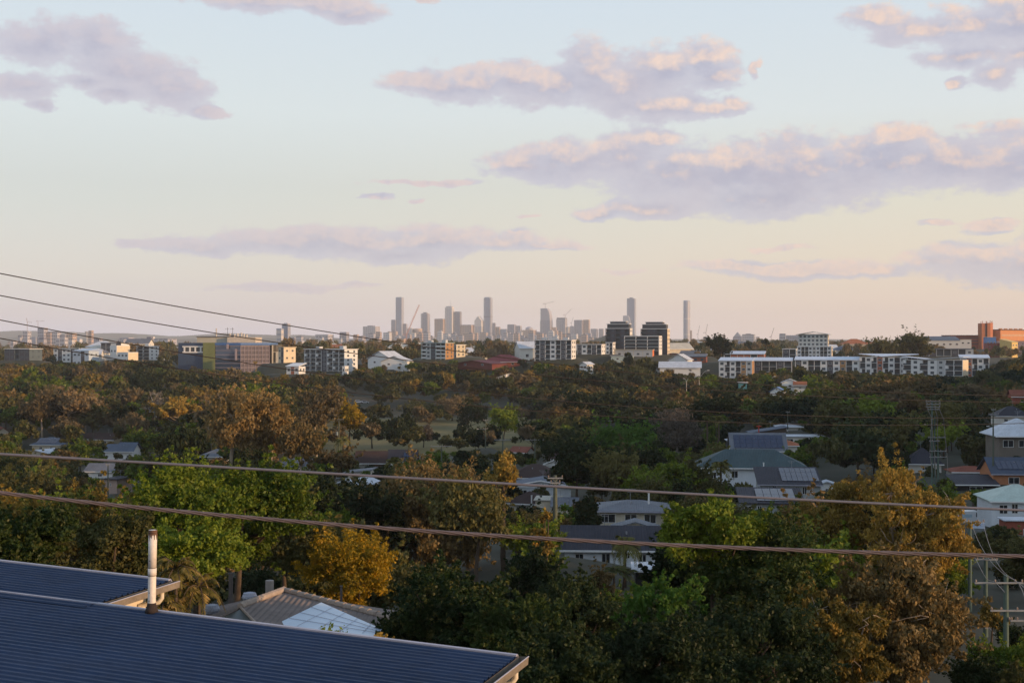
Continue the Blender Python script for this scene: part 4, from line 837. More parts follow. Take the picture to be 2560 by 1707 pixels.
# ------------------------------------------------------------------ hospital with blue glass
def hospital():
    d = 1000; k = d/F; p = at(560, 940, d); root = thing('hospital', 'large hospital with blue mirror glass, a lime green panel block and beige roof plant', 'hospital', p)
    X = lambda px: (px-560)*k; Z = lambda py: (940-py)*k
    bl = mat('blue_mirror_glass', (.03,.055,.10), .10, .0, .35, .06, spec=.9); blr = mat('bright_blue_band', (.06,.15,.36), .35, var=.1); pk = mat('pink_sheen_glass', (.15,.13,.15), .14, .15, .3, .05, spec=.9)  # rose glass has the pink evening sheen put into its colour
    b = MB(); b.prism([(X(538),0),(X(604),-3),(X(604),42),(X(538),42)], -6, Z(863)); b.build('glass_wall', bl, root)
    b = MB(); b.prism([(X(604)+.1,-3),(X(668),9),(X(664),44),(X(604)+.1,44)], -6, Z(863)); b.build('glass_wall', pk, root)
    b = MB(); b.prism([(X(536),-.6),(X(604),-3.8),(X(670),8.3),(X(668),46),(X(536),46)], Z(863)+.1, Z(857)); b.build('parapet_band', blr, root)
    for i in range(7):
        z = Z(930)+(Z(866)-Z(930))*i/6; b = MB()
        for (a0, y0), (a1, y1) in (((538,0),(604,-3)),((604,-3),(668,9))): beam(b, (X(a0), y0-.2, z), (X(a1), y1-.2, z), .3, .45)
        b.build('floor_band', mat('pinkish_mullion', (.30,.25,.28), .5), root)
    b = MB()
    for px, z0, z1 in ((571,872,860),(592,900,872)): b.box(X(px)-.7, X(px)+.7, -3.9, -2.2, Z(z0), Z(z1))
    for i in range(9): x = X(604)+(X(668)-X(604))*i/8; y = -3+12*i/8; b.box(x-.15,x+.15,y-.5,y+.1,-5,Z(864))
    b.build('mullion', mat('pinkish_mullion', (.30,.25,.28), .5), root)
    b = MB(); b.box(X(670), X(682), 14, 40, -6, Z(862)); b.build('stair_core', mat('dark_louvre', (.12,.10,.07), .7, wave=('Z',1.2,.05)), root)
    for px in (673.5, 683.5, 687): b = MB(); b.box(X(px)-.45, X(px)+.45, 12.5, 13.6, -6, Z(863 if px < 680 else 880)); b.build('frame_post', mat('ivory_frame', (.64,.58,.46), .6), root)
    for py in (907, 880): b = MB(); b.box(X(672), X(690), 13.7, 14.1, Z(py)-.2, Z(py)+.2); b.build('frame_beam', mat('ivory_frame', (.64,.58,.46), .6), root)
    lm = mat('lime_green_panel', (.15,.17,.06), .6, var=.3, scale=.12)
    b = MB(); b.box(X(508), X(537.5), -1, 30, -6, Z(856.5)); b.build('lime_block', lm, root)
    b = MB(); b.box(X(444), X(508), 2, 32, -6, Z(857)); b.build('west_wing', mat('navy_panel', (.03,.055,.11), .5), root)
    b = MB(); b.box(X(455), X(508)-.05, .9, 2, Z(882), Z(879)).box(X(455), X(508)-.05, .9, 2, Z(868), Z(865)); b.build('white_band', WHT2, root)
    for i in range(4): b = MB(); x = X(460)+i*(X(506)-X(460))/3.4; b.box(x-.6, x+.6, 1.2, 2.05, Z(880), Z(866)); b.build('column', WHT2, root)
    b = MB(); b.box(X(457), X(507), 1.7, 1.98, Z(878.8), Z(868.2)); b.build('window_strip', BAYDK, root)
    bp = mat('beige_plant_wall', (.38,.36,.30), .8, var=.1, scale=.1)
    b = MB(); b.box(X(486), X(565), 8, 34, Z(856.4), Z(842.5)); b.build('plant_room', bp, root)
    b = MB(); b.box(X(565)+.02, X(636), 4, 30, Z(856.4), Z(843)); b.build('plant_room', mat('peach_plant_wall', (.50,.43,.34), .8), root)
    b = MB(); b.box(X(484), X(568), 7.2, 35, Z(842.4), Z(841)); b.build('plant_roof', PANG, root)
    for px, t in ((529,820),(593,831),(599,834),(606,836),(583,833),(575,835),(563,833)):
        b = MB(); b.tube([(X(px),16,Z(843)),(X(px),16,Z(t))], .75 if px > 530 else .5, 8); b.build('flue', mat('pale_flue', (.55,.50,.45), .6), root)
    for px, t in ((556,818),(569,818)): b = MB(); b.tube([(X(px),18,Z(843)),(X(px),18,Z(t))], .16, 5); b.box(X(px)-2,X(px)+1,17.9,18.1,Z(t+4)-.1,Z(t+4)+.1); b.build('aerial', DKMET, root)
p = at(560, 940, 1000)
for t in (-38, 0, 35): ANCH.append((p.x+t, 1010, p.z-.3, 28))

def brick_complex():
    d = 1300; k = d/F; p = at(2470, 872, d); root = thing('brick_hospital', 'sunlit red brick complex with a tall chunky tower on the horizon at far right', 'building', p)
    X = lambda px: (px-2470)*k; Z = lambda py: (872-py)*k
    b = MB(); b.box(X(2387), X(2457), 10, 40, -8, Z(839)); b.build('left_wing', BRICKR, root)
    b = MB(); b.box(X(2386), X(2458), 9.2, 41, Z(839)+.02, Z(837.5)); b.build('parapet', mat('dark_coping', (.08,.06,.06), .8), root)
    for i in range(3): b = MB(); z = Z(861-i*8); b.box(X(2390), X(2455), 9.8, 9.98, z, z+.7); b.build('window_strip', BAYDK, root)
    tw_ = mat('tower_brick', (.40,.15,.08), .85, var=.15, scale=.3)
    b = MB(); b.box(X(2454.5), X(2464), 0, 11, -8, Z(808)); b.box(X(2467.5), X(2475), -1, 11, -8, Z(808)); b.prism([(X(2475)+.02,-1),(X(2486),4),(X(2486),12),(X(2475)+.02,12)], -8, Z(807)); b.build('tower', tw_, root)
    b = MB(); b.box(X(2464)+.03, X(2467.5)-.03, 2, 10, -8, Z(812)); b.build('tower_glazing', mat('pale_slot_glass', (.40,.42,.46), .3), root)
    for x in (2457, 2461, 2470, 2472, 2480, 2484, 2485): b = MB(); b.tube([(X(x),5,Z(808)),(X(x),5,Z(803-(x % 3)))], .3, 5); b.build('aerial', tw_, root)
    rz_ = mat('sunlit_brick', (.50,.22,.10), .85, var=.12, scale=.3)  # right wing's red brick recoloured orange to carry the sunlight
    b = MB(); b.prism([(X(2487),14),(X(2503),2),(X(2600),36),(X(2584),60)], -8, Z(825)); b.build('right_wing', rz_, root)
    b = MB(); b.prism([(X(2487)-.6,14),(X(2503),.8),(X(2600)+.4,34.8),(X(2584),61)], Z(825)+.02, Z(823.3)); b.build('parapet', mat('dark_coping', (.08,.06,.06), .8), root)
    n = 17
    for i in range(n):
        t = (i+.5)/n; x = X(2506)+(X(2598)-X(2506))*t; y = 2+34*(x-X(2503))/(X(2600)-X(2503)); f = MB(); r = 1.0
        f.face([(x+r*math.cos(a)*.94, y-.12+r*math.cos(a)*.35, Z(838)+r*1.2*math.sin(a)) for a in [math.pi*q/6 for q in range(13)]]); f.build('arched_window', mat('cream_reveal', (.55,.40,.28), .7), root)
    for i in range(5): b = MB(); x = X(2514)+i*X(2486)*1.1; b.box(x, x+3, 16+i*5, 19+i*5, Z(823), Z(820.5)); b.build('roof_plant', rz_, root)
    return root
ANCH.append((xof(2470,1300), 1310, at(0,872,1300).z, 60)); ANCH.append((xof(2520,1300), 1320, at(0,872,1300).z, 50))

# ------------------------------------------------------------------ the city on the horizon
TG = {}
def tm(name, c, rough=.5, metal=0): return mat('tower_'+name, c, rough, metal, .12, .02, spec=.5)
T_CONC = tm('concrete', (.46,.44,.47)); T_BLUE = tm('blue_glass', (.30,.33,.42), .3); T_DARK = tm('dark_glass', (.15,.15,.20), .3); T_PEACH = tm('peach_brick_and_sunlit', (.50,.36,.28)); T_WHITE = tm('white_stone', (.62,.58,.56)); T_MID = tm('grey_panel', (.36,.35,.40), .5); T_GOLD = tm('bronze_glass', (.40,.26,.16), .15, .5)  # peach serves real brick and faces with sunlight put into the colour
STY = {'conc': (T_CONC, T_DARK), 'blue': (T_BLUE, T_MID), 'dark': (T_DARK, T_MID), 'peach': (T_PEACH, T_DARK), 'white': (T_WHITE, T_BLUE), 'mid': (T_MID, T_DARK)}
def tower(x0, x1, yt, sty, label, d=7000, shape='box', rz=-20, fins=4, crown=None, yb=868, group=None, name='office_tower', cat='skyscraper', dpr=.8, bands=True):
    w = (x1-x0)/F*d; zt = at(0, yt, d).z; zb = at(0, yb, d).z - 12; Ht = zt-zb
    wa, wb = STY[sty]; dpw = w*dpr; c, s = math.cos(R(abs(rz))), math.sin(R(abs(rz)))
    k = w/(w*c+dpw*s) if shape != 'round' else 1
    w *= k; dpw *= k; root = thing(name, label, cat, (xof((x0+x1)/2, d), d, zb), R(rz), group)
    hw, hd = w/2, dpw/2
    if shape == 'round': b = MB(); b.lathe([(hw,0),(hw,Ht-hw*.12),(hw*.85,Ht)], 0, 0, 20); core = b
    elif shape == 'peak':   # roof rising to a point at the middle
        b = MB(); zc = Ht-w*.62
        for fx in ((-hw,hw),): 
            b.face([(-hw,-hd,0),(hw,-hd,0),(hw,-hd,zc),(0,-hd,Ht),(-hw,-hd,zc)]); b.face([(hw,hd,0),(-hw,hd,0),(-hw,hd,zc),(0,hd,Ht),(hw,hd,zc)])
            b.face([(hw,-hd,0),(hw,hd,0),(hw,hd,zc),(hw,-hd,zc)]); b.face([(-hw,hd,0),(-hw,-hd,0),(-hw,-hd,zc),(-hw,hd,zc)]); b.face([(hw,-hd,zc),(hw,hd,zc),(0,hd,Ht),(0,-hd,Ht)]); b.face([(-hw,hd,zc),(-hw,-hd,zc),(0,-hd,Ht),(0,hd,Ht)])
        core = b
    elif shape == 'shoulder':
        b = MB(); pf = [(-hw,0),(hw,0),(hw,Ht*.72),(hw*.93,Ht*.83),(hw*.72,Ht*.93),(hw*.42,Ht*.985),(hw*.35,Ht),(-hw,Ht)]
        b.face([(x,-hd,z) for x,z in pf]); b.face([(x,hd,z) for x,z in reversed(pf)])
        for i in range(len(pf)): (xa,za),(xb,zb_) = pf[i], pf[(i+1) % len(pf)]; b.face([(xa,-hd,za),(xa,hd,za),(xb,hd,zb_),(xb,-hd,zb_)])
        core = b
    elif shape == 'step': b = MB(); b.box(-hw,hw,-hd,hd,0,Ht*.62); b.box(-hw*.75,hw*.8,-hd*.8,hd,Ht*.62,Ht*.84); b.box(-hw*.45,hw*.5,-hd*.6,hd*.8,Ht*.84,Ht); core = b
    elif shape == 'chamfer': b = MB(); q = hw*.3; b.prism([(-hw+q,-hd),(hw-q,-hd),(hw,-hd+q),(hw,hd-q),(hw-q,hd),(-hw+q,hd),(-hw,hd-q),(-hw,-hd+q)], 0, Ht); core = b
    else: b = MB(); b.box(-hw,hw,-hd,hd,0,Ht); core = b
    core.build('tower_wall', wa, root)
    if bands and shape in ('box', 'chamfer', 'peak', 'shoulder'):
        b = MB(); fh = 11; z = 8; top_ = Ht*(.70 if shape in ('peak','shoulder') else .985)
        while z < top_: b.box(-hw-.25, hw+.25, -hd-.25, hd+.25, z, z+fh*.42); z += fh
        b.build('window_bands', wb, root)
        b = MB()
        for i in range(fins+1):
            x = -hw+w*i/fins; b.box(x-w*.035, x+w*.035, -hd-.6, -hd+.3, 0, top_)
        for i in range(3): y = -hd+dpw*i/2; b.box(hw-.3, hw+.6, y-dpw*.05, y+dpw*.05, 0, top_)
        b.build('pier', wa, root)
    if shape == 'round':
        b = MB(); z = 10
        while z < Ht-12: b.lathe([(hw+.4,z),(hw+.4,z+3.2)], 0, 0, 20); z += 7.6
        b.build('window_bands', wb, root)
    if crown == 'plant': b = MB(); b.box(-hw*.5, hw*.4, -hd*.5, hd*.5, Ht, Ht+5); b.build('roof_plant', wb, root)
    if crown == 'screen': b = MB(); b.box(-hw*.95, hw*.95, -hd*.95, hd*.95, Ht, Ht+6); b.build('roof_screen', T_DARK, root)
    if crown == 'spire': b = MB(); b.box(-hw*.8, hw*.8, -hd*.8, hd*.8, Ht, Ht+5); b.tube([(hw*.35,0,Ht+5),(hw*.35,0,Ht+42)], [1.0,.4], 5); b.build('spire', T_MID, root)
    if crown == 'belt':
        for zz in (Ht*.62, Ht*.30): b = MB(); b.lathe([(hw+1.0,zz),(hw+1.0,zz+3)], 0, 0, 20) if shape == 'round' else b.box(-hw-1,hw+1,-hd-1,hd+1,zz,zz+4); b.build('plant_level', T_WHITE if shape == 'round' else T_DARK, root)
    if crown == 'dome': b = MB(); b.lathe([(hw*.62,Ht),(hw*.66,Ht+6),(hw*.58,Ht+12),(hw*.3,Ht+17),(1,Ht+19)], 0, 0, 18); b.build('dome', T_MID, root)
    return root
def city():
    T = tower
    T(990,1008.6,743,'blue','tallest slab tower at the left of the skyline with a sunlit right edge',fins=3,crown=None)
    T(978.5,991,799,'mid','shorter slab attached to the left of the tallest left tower',fins=2)
    T(909,949,816,'conc','wide pale slab of flats at the left end of the skyline',crown='plant',fins=6,name='residential_tower')
    T(1007.5,1018,809,'mid','narrow tower tucked right of the tallest left tower',fins=2)
    T(1017,1034,820,'white','pale block behind the leaning red crane mast',fins=4)
    T(1034.5,1057.5,821,'peach','round peach coloured building right of the red crane',shape='round')
    T(1053,1074.5,783,'mid','solid grey tower standing alone between the crane and the cluster',shape='chamfer',crown='plant',fins=4)
    T(1087,1114,797,'peach','broad tower with golden reflecting glass, left of the spired tower',fins=5)
    T(1113,1135,768,'white','white stepped tower with a thin spire',crown='spire',fins=4)
    T(1136.5,1153.5,779,'dark','dark flat topped tower touching the spired white one',fins=3)
    T(1153,1186,812,'peach','wide brown office slab right of the dark tower',fins=6)
    T(1186,1209,790,'white','white banded tower with a triangular peak',shape='peak',fins=2)
    T(1210,1231,743,'blue','tall rounded tower with darker belts, centre of the skyline',shape='chamfer',crown='belt',fins=5)
    T(1231.5,1239,808,'mid','thin block peeping right of the tall belted tower',fins=2)
    T(1239.5,1250.5,817,'peach','small banded orange block beside the thin one',fins=3)
    T(1251.5,1269,823,'blue','low blue grey tower left of the central gap',fins=3)
    T(1269,1290,811,'mid','grey block of the central pair right of the low blue tower',fins=4)
    T(1288,1304,814,'conc','paler partner of the grey central block',fins=3)
    T(1305,1341,825,'peach','low wide building carrying a round domed top',crown='dome',fins=6)
    T(1351,1381,771,'mid','broad tower with a sloping right shoulder and a crane on its roof',shape='shoulder',fins=5)
    T(1339,1351,829,'mid','low dark block left of the shouldered tower',fins=3)
    T(1370,1402,818,'peach','stepped pinkish building in front of the shouldered tower',shape='step')
    T(1391,1418,797,'conc','unfinished tower with an open crown and a crane',crown='screen',fins=5)
    T(1405,1425,817,'white','white ribbed block in front of the unfinished tower',fins=6)
    T(1425.5,1436,815,'blue','narrow bluish tower left of the wide double slab',fins=2)
    T(1435.5,1459,800,'mid','left half of the wide double slab tower',fins=4)
    T(1458,1475,799,'peach','right half of the wide double slab, catching the sun',fins=3)  # right half: sunlight put into its peach colour
    T(1443,1460,831,'white','small white block in front of the double slab',fins=3)
    T(1477,1495,822,'conc','low grey block right of the double slab',fins=4)
    T(1497,1510,822,'conc','last small block before the wooded knoll',fins=3)
    T(1567.5,1590,746,'blue','tall pale slab rising behind the dark twin blocks',fins=2,crown='plant')
    T(1557,1580,789,'conc','lower tower attached in front of the tall pale slab',shape='shoulder',fins=4)
    T(1708.5,1725.5,751,'blue','lone cylindrical tower with white belts, right of the city',shape='round',crown='belt')
    T(1723,1730,826,'peach','small block at the foot of the lone cylinder',fins=2)
    T(1832,1857,830,'mid','hazy tower block with a pitched crown, far right group',d=5500,shape='peak',fins=4,crown=None)
    T(1855,1889,837,'conc','wide hazy block beside the crowned one, far right group',d=5500,fins=6,crown='plant')
    T(1890,1899,842,'peach','small sunlit block ending the hazy group',d=5500,fins=2)
    T(1757,1775,844,'peach','pink low tower behind the trees with a crane over it',d=5500,fins=4)
    T(1948,1965,835,'conc','pale slab with a sunlit edge left of the tall pale apartments',d=4200,fins=4)
    T(1964,2003,838,'mid','long low grey slab behind the tall pale apartments',d=4300,fins=8)
    T(692,708,823,'white','left white leaf of the lone pale tower over the wood',d=2800,fins=4,yb=872)
    T(706,725,813,'blue','taller blue grey leaf of the lone pale tower',d=2830,fins=3,crown='plant',yb=872)
    for x0, x1, yt, s_, l in ((96,118,819,'mid','hazy concrete frame tower left of the peach one'),(118,132,830,'peach','peach coloured cylinder like block at far left'),(131,151,831,'conc','grey block beside the peach one at far left'),(153,168,836,'mid','grey block left of the pale striped one'),(168,190,833,'peach','pale striped block above the white offices'),(213,219,828,'white','left half of the slender white pair'),(222,233,826,'peach','sunlit right half of the slender white pair'),(46,60,838,'mid','low hazy block at the far left edge'),(58,76,828,'conc','hazy tower under the small leftmost crane'),(80,95,842,'blue','low bluish block between the far left towers'),(300,333,844,'mid','low hazy hospital block before the ridge'),(370,386,842,'white','small white tower before the ridge'),(386,438,847,'conc','long low hazy roofline left of the blue hospital')):  # slender pair's right half is peach to carry the sunlight
        T(x0, x1, yt, s_, l, d=4200, yb=872, fins=3)
    for x0, x1, yt, s_ in ((741,758,842,'conc'),(765,778,845,'white'),(790,832,836,'conc'),(850,872,830,'mid'),(884,897,836,'peach'),(896,910,840,'conc')):
        T(x0, x1, yt, s_, 'low hazy block of the suburb between the lone pale tower and the city, %s' % {'conc':'grey concrete','white':'white','mid':'dark grey','peach':'sunlit pink'}[s_], d=4800, yb=870, fins=4, group='low blocks left of the city')
    rr = random.Random(5); x = 900
    words = {'conc':'grey','blue':'bluish','peach':'sunlit pink','white':'white','mid':'dark grey'}
    segs = [(952,'under the wide pale slab'),(1040,'below the tallest left tower'),(1120,'below the spired tower'),(1215,'below the peaked tower'),(1300,'right of the tall belted tower'),(1385,'below the shouldered tower'),(1500,'below the double slab')]
    while x < 1500:
        wd = rr.uniform(9, 20); yt = rr.uniform(827, 846); s_ = rr.choice(['conc','blue','peach','white','mid','conc','peach'])
        seg = next(l for a, l in segs if x < a+1)
        T(x, x+wd, yt, s_, 'low %s city block %s' % (words[s_], seg), d=rr.uniform(5600, 6700), fins=rr.choice([2,3,4]), group='low city blocks '+seg, name='city_block', cat='building', crown=rr.choice([None,None,'plant']))
        x += wd*rr.uniform(.45, .95)
    x = 20
    while x < 1000:
        wd = rr.uniform(7, 22); yt = rr.uniform(843, 858); s_ = rr.choice(['conc','white','white','peach','mid','conc'])
        if not (x < 690 and x+wd > 440): T(x, x+wd, yt, s_, 'small far %s building %s' % (words[s_], 'left of the hospital' if x < 440 else 'between the hospital and the city'), d=rr.uniform(2200, 4600), fins=3, group='small far buildings '+('left' if x < 440 else 'right')+' of the hospital', name='far_building', cat='building', yb=870)
        x += wd*rr.uniform(.7, 1.9)
def crane(label, xm, yb, ym, xt, yt, xc, d, t=1.6, col=None):
    """lattice luffing crane: mast xm from yb to ym, jib to (xt, yt), counter jib to xc"""
    root = thing('tower_crane', label, 'crane', at(xm, yb, d)); X = lambda px: (px-xm)/F*d; Z = lambda py: (yb-py)/F*d; m_ = col or tm('crane_steel', (.26,.20,.19))
    def lattice(name, p, q, n):
        b = MB(); p, q = Vector(p), Vector(q); dr = (q-p); u = Vector((0,1,0)); v = dr.normalized().cross(u)
        cs = [(u*a+v*c)*t for a, c in ((-.5,-.5),(.5,-.5),(.5,.5),(-.5,.5))]
        for c in cs: b.tube([p+c, q+c], t*.16, 4)
        for i in range(n):
            a, e = p+dr*(i/n), p+dr*((i+1)/n)
            for j in range(4): b.tube([a+cs[j], e+cs[(j+1) % 4]], t*.10, 3)
        b.build(name, m_, root)
    lattice('mast', (0,0,0), (0,0,Z(ym)), max(4, int(Z(ym)/(t*1.6)))); lattice('jib', (0,0,Z(ym)), (X(xt),0,Z(yt)), 14); lattice('counter_jib', (0,0,Z(ym)), (X(xc),0,Z(ym)+t), 4)
    b = MB(); b.box(X(xc)-t, X(xc)+t, -t, t, Z(ym)-t*1.4, Z(ym)+t*.4); b.build('counterweight', T_MID, root)
    b = MB(); ap = Vector((X(xc)*.3,0,Z(ym)+t*5)); b.tube([(0,0,Z(ym)), ap], t*.2, 4); b.tube([ap, (X(xt)*.8,0,Z(ym)+(Z(yt)-Z(ym))*.8)], t*.08, 3); b.tube([ap, (X(xc),0,Z(ym)+t)], t*.08, 3); b.build('stay', m_, root)
def cranes():
    red = tm('crane_red', (.45,.18,.12))
    crane('big red luffing crane leaning up to the right beside the tallest left tower', 1016,868,838,1048,762,1008,5200,3.6,red)
    crane('small crane on the roof of the shouldered tower', 1363,771,760,1386,753,1358,7000,1.6)
    crane('faint crane over the unfinished tower', 1413,797,788,1429,772,1409,7000,1.6)
    crane('thin crane right of the unfinished tower', 1429,868,808,1433,793,1426,7000,1.4)
    crane('faint thin crane left of the pair above the trees right of the lone cylinder', 1745,866,836,1749,813,1742,5500,1.3)
    crane('bent crane over the pink low tower', 1765,866,832,1769,810,1759,5500,1.4)
    crane('thin crane leaning up beside the sunlit slab at right', 1928,866,842,1935,819,1925,4200,1.2)
    crane('tiny crane above the leftmost hazy tower', 68,835,806,66,795,79,4200,1.0)
    crane('tiny horizontal crane over the hazy concrete frame', 95,820,803,111,802,91,4200,.8)

# ------------------------------------------------------------------ ground, lawn, hills
PADS_EXTRA = [pad(2436,1308,200,9), pad(2447,1330,182,6)]
def grid_mesh(name, X, Y, Z, m, smooth=True):
    r, c = X.shape; me = bpy.data.meshes.new(name); me.vertices.add(r*c); me.vertices.foreach_set('co', np.stack([X, Y, Z], -1).astype(np.float32).ravel())
    i = np.arange(r*c).reshape(r, c); q = np.stack([i[:-1,:-1], i[:-1,1:], i[1:,1:], i[1:,:-1]], -1).reshape(-1, 4).astype(np.int32); n = len(q)
    me.loops.add(n*4); me.polygons.add(n); me.loops.foreach_set('vertex_index', q.ravel()); me.polygons.foreach_set('loop_start', np.arange(0, n*4, 4, dtype=np.int32))
    me.polygons.foreach_set('use_smooth', np.ones(n, bool)); me.materials.append(m); me.update(calc_edges=True)
    o = bpy.data.objects.new(name, me); COL.objects.link(o); return o
ys = list(np.arange(-150, 0, 8.0)); y = 0.0
while y < 14200: ys.append(y); y += max(2.6, y*.012)
ys = np.array(ys); us = np.linspace(-1, 1, 261)
YY, UU = np.meshgrid(ys, us, indexing='ij'); XX = UU*(np.maximum(YY, 0)*.64+170)
ZZ = ground_z(XX, YY)
gm = bpy.data.materials.new('ground_cover'); gm.use_nodes = True; N = NT(gm.node_tree); bs = gm.node_tree.nodes['Principled BSDF']; bs.inputs['Roughness'].default_value = .95
oc = N.n('ShaderNodeTexCoord').outputs['Object']
c = N.mix(N.ramp(N.noise(oc, .03, 5, .6), [(.4, 0.0), (.6, 1.0)]), (.018,.024,.010,1), (.040,.036,.020,1)); c = N.mix(N.ramp(N.noise(oc, .5, 4, .7), [(.35, 0.0), (.7, .6)]), c, (.014,.018,.009,1)); N.link(c, bs.inputs['Base Color'])
gr = grid_mesh('ground', XX, YY, ZZ, gm); tag(gr, kind='structure')
lm_ = bpy.data.materials.new('dry_lawn'); lm_.use_nodes = True; N = NT(lm_.node_tree); bs = lm_.node_tree.nodes['Principled BSDF']; bs.inputs['Roughness'].default_value = .95
oc = N.n('ShaderNodeTexCoord').outputs['Object']
c = N.mix(N.ramp(N.noise(oc, .05, 4, .6), [(.38, 0.0), (.62, 1.0)]), (.095,.078,.018,1), (.17,.125,.030,1)); c = N.mix(N.ramp(N.noise(oc, .9, 4, .7), [(.4, 0.0), (.75, .5)]), c, (.045,.06,.015,1)); N.link(c, bs.inputs['Base Color'])
a = np.linspace(0, 1, 60); LV, LU = np.meshgrid(a, a, indexing='ij'); LY = 372+LV*222; LX = xof(815, 1)*LY+LU*(xof(1345, 1)-xof(815, 1))*LY; LX += 6*np.sin(LY*.05)*(LU-.5)
tag(grid_mesh('park_lawn', LX, LY, ground_z(LX, LY)+.12, lm_), kind='structure')
HM = mat('hazy_hill_forest', (.045,.055,.045), .95, var=.3, scale=.002)
def ridge(name, d, ctrl, depth, n=160, m=HM, rough=6, foot=868):
    xs = [c[0] for c in ctrl]; yv = [c[1] for c in ctrl]; px = np.linspace(xs[0], xs[-1], n); rg = np.random.default_rng(int(d)); v = np.linspace(0, 1, 9)
    top = (CY-np.interp(px, xs, yv))/F*d + np.convolve(rg.normal(size=n), np.ones(5)/5, 'same')*rough*d/12000; foot_z = at(0, foot, d).z
    PV, PP = np.meshgrid(v, px, indexing='ij'); prof = np.sin(PV*math.pi)**.8
    X_ = xof(PP, d)*(1+PV*0); Y_ = d-depth/2+PV*depth; Z_ = foot_z+(top[None, :]-foot_z)*prof
    o = grid_mesh(name, X_, Y_, Z_, m); tag(o, kind='structure'); return o
ridge('hills', 12600, [(-900,834),(0,829),(40,826),(150,828),(230,834),(300,833),(370,837),(430,840),(500,836),(560,832),(640,834),(700,838),(740,836),(790,840),(860,846),(1000,847),(1300,846),(1700,848),(2100,849),(2560,850),(3400,848)], 1200)
ridge('hills', 9500, [(-900,842),(0,843),(200,845),(420,846),(640,846),(760,842),(900,850),(1500,851),(1900,850),(2400,852),(3400,850)], 900, rough=5)
knoll = ridge('hills', 3900, [(1430,868),(1460,858),(1490,846),(1516,837),(1560,834),(1620,842),(1680,856),(1730,868)], 260, 60, mat('knoll_forest', (.035,.045,.03), .95, var=.5, scale=.03), 9)

# ------------------------------------------------------------------ buildings
for a_, k_ in HS: house(*a_, **k_)
for a_, k_ in BLOCKS: block(*a_, **k_)
sheds(); hospital(); brick_complex(); city(); cranes()
for a_, k_ in POLES: pole(*a_, **k_)

# brick complex foreground: blue box, red block, lit yellow wall
def plain_building(label, px, py, d, w, dp, h, wm, rm, rz, roof='flat', rise=.3, wins=3, name='building', cat='building', group=None):
    return house(label, px, py, d, w, dp, h, roof, rise, rm, wm, rz, tuple((-w/2+w*(i+.5)/wins, h*.55, min(2.0, w/wins*.4), 1.4) for i in range(wins)), name=name, cat=cat, base=8, group=group)
plain_building('bright blue and white box below the brick tower', 2478,872,1220,9,12,11,mat('bright_blue_panel',(.07,.17,.40),.5),WHT2,-8)
plain_building('long low blue grey roof in front of the brick right wing', 2528,868,1235,26,12,6,mat('dusty_mauve',(.26,.20,.22),.7),R_BLUE,-6,wins=6)
plain_building('dark red block in front of the brick tower', 2496,878,1180,19,14,7.5,mat('deep_red_wall',(.20,.04,.04),.7),PANG,-6,wins=5)
plain_building('yellow building glowing in the sun at far right', 2537,872,1170,10,12,6,mat('yellow_wall',(.62,.44,.16),.7),mat('yellow_wall',(.62,.44,.16),.7),38,'skill',3.0,wins=2)
plain_building('pale blue grey roofs stepping up behind the glazed building', 2352,872,1080,32,16,7,GRYW,R_BLUE,-4,'skill',3.5,wins=6)
plain_building('blue grey building behind the stepped roofs at right', 2400,868,1150,20,12,7,GRYW,R_BLUE,-4,wins=4)

# ------------------------------------------------------------------ van and cars
def van():
    p = at(2429,1309,200); root = thing('white_van', 'white van parked beside the amber tree, below the white weatherboard house', 'van', p, R(4))
    pr = [(-2.4,.35),(2.25,.35),(2.42,.55),(2.40,.95),(1.75,1.15),(1.15,1.95),(.7,2.08),(-2.2,2.08),(-2.42,1.9),(-2.45,.6)]
    b = MB(); b.face([(x,-.85,z) for x,z in pr]); b.face([(x,.85,z) for x,z in reversed(pr)])
    for i in range(len(pr)): (xa,za),(xb,zb) = pr[i], pr[(i+1) % len(pr)]; b.face([(xa,.85,za),(xb,.85,zb),(xb,-.85,zb),(xa,-.85,za)])
    b.build('body', mat('van_white_paint', (.70,.72,.75), .35, var=.05, spec=.5), root)
    b = MB(); b.face([(.35,-.87,1.2),(1.52,-.87,1.2),(1.08,-.87,1.88),(.35,-.87,1.88)]); b.face([(1.22,-.80,1.90),(1.22,.80,1.90),(1.74,.80,1.20),(1.74,-.80,1.20)][::-1]); b.build('window', GLASS, root)
    b = MB(); b.box(-1.9,-.3,-.875,-.865,1.15,1.6); b.build('side_panel', mat('pale_blue_sign', (.45,.60,.68), .5), root)
    for x in (-1.55, 1.55):
        for s_ in (-1, 1):
            b = MB(); b.tube([(0,-.11,0),(0,.11,0)], .34, 16); t = b.build('wheel', mat('tyre_rubber', (.02,.02,.02), .9), root); t.location = (x, s_*.8, .34); c = MB(); c.tube([(0,-.115,0),(0,.115,0)], .19, 12); c.build('rim', STEEL, t)
    for s_ in (-.65, .65): b = MB(); b.box(2.36,2.44,s_-.14,s_+.14,.75,.92); b.build('headlight', WHITE, root)
van()
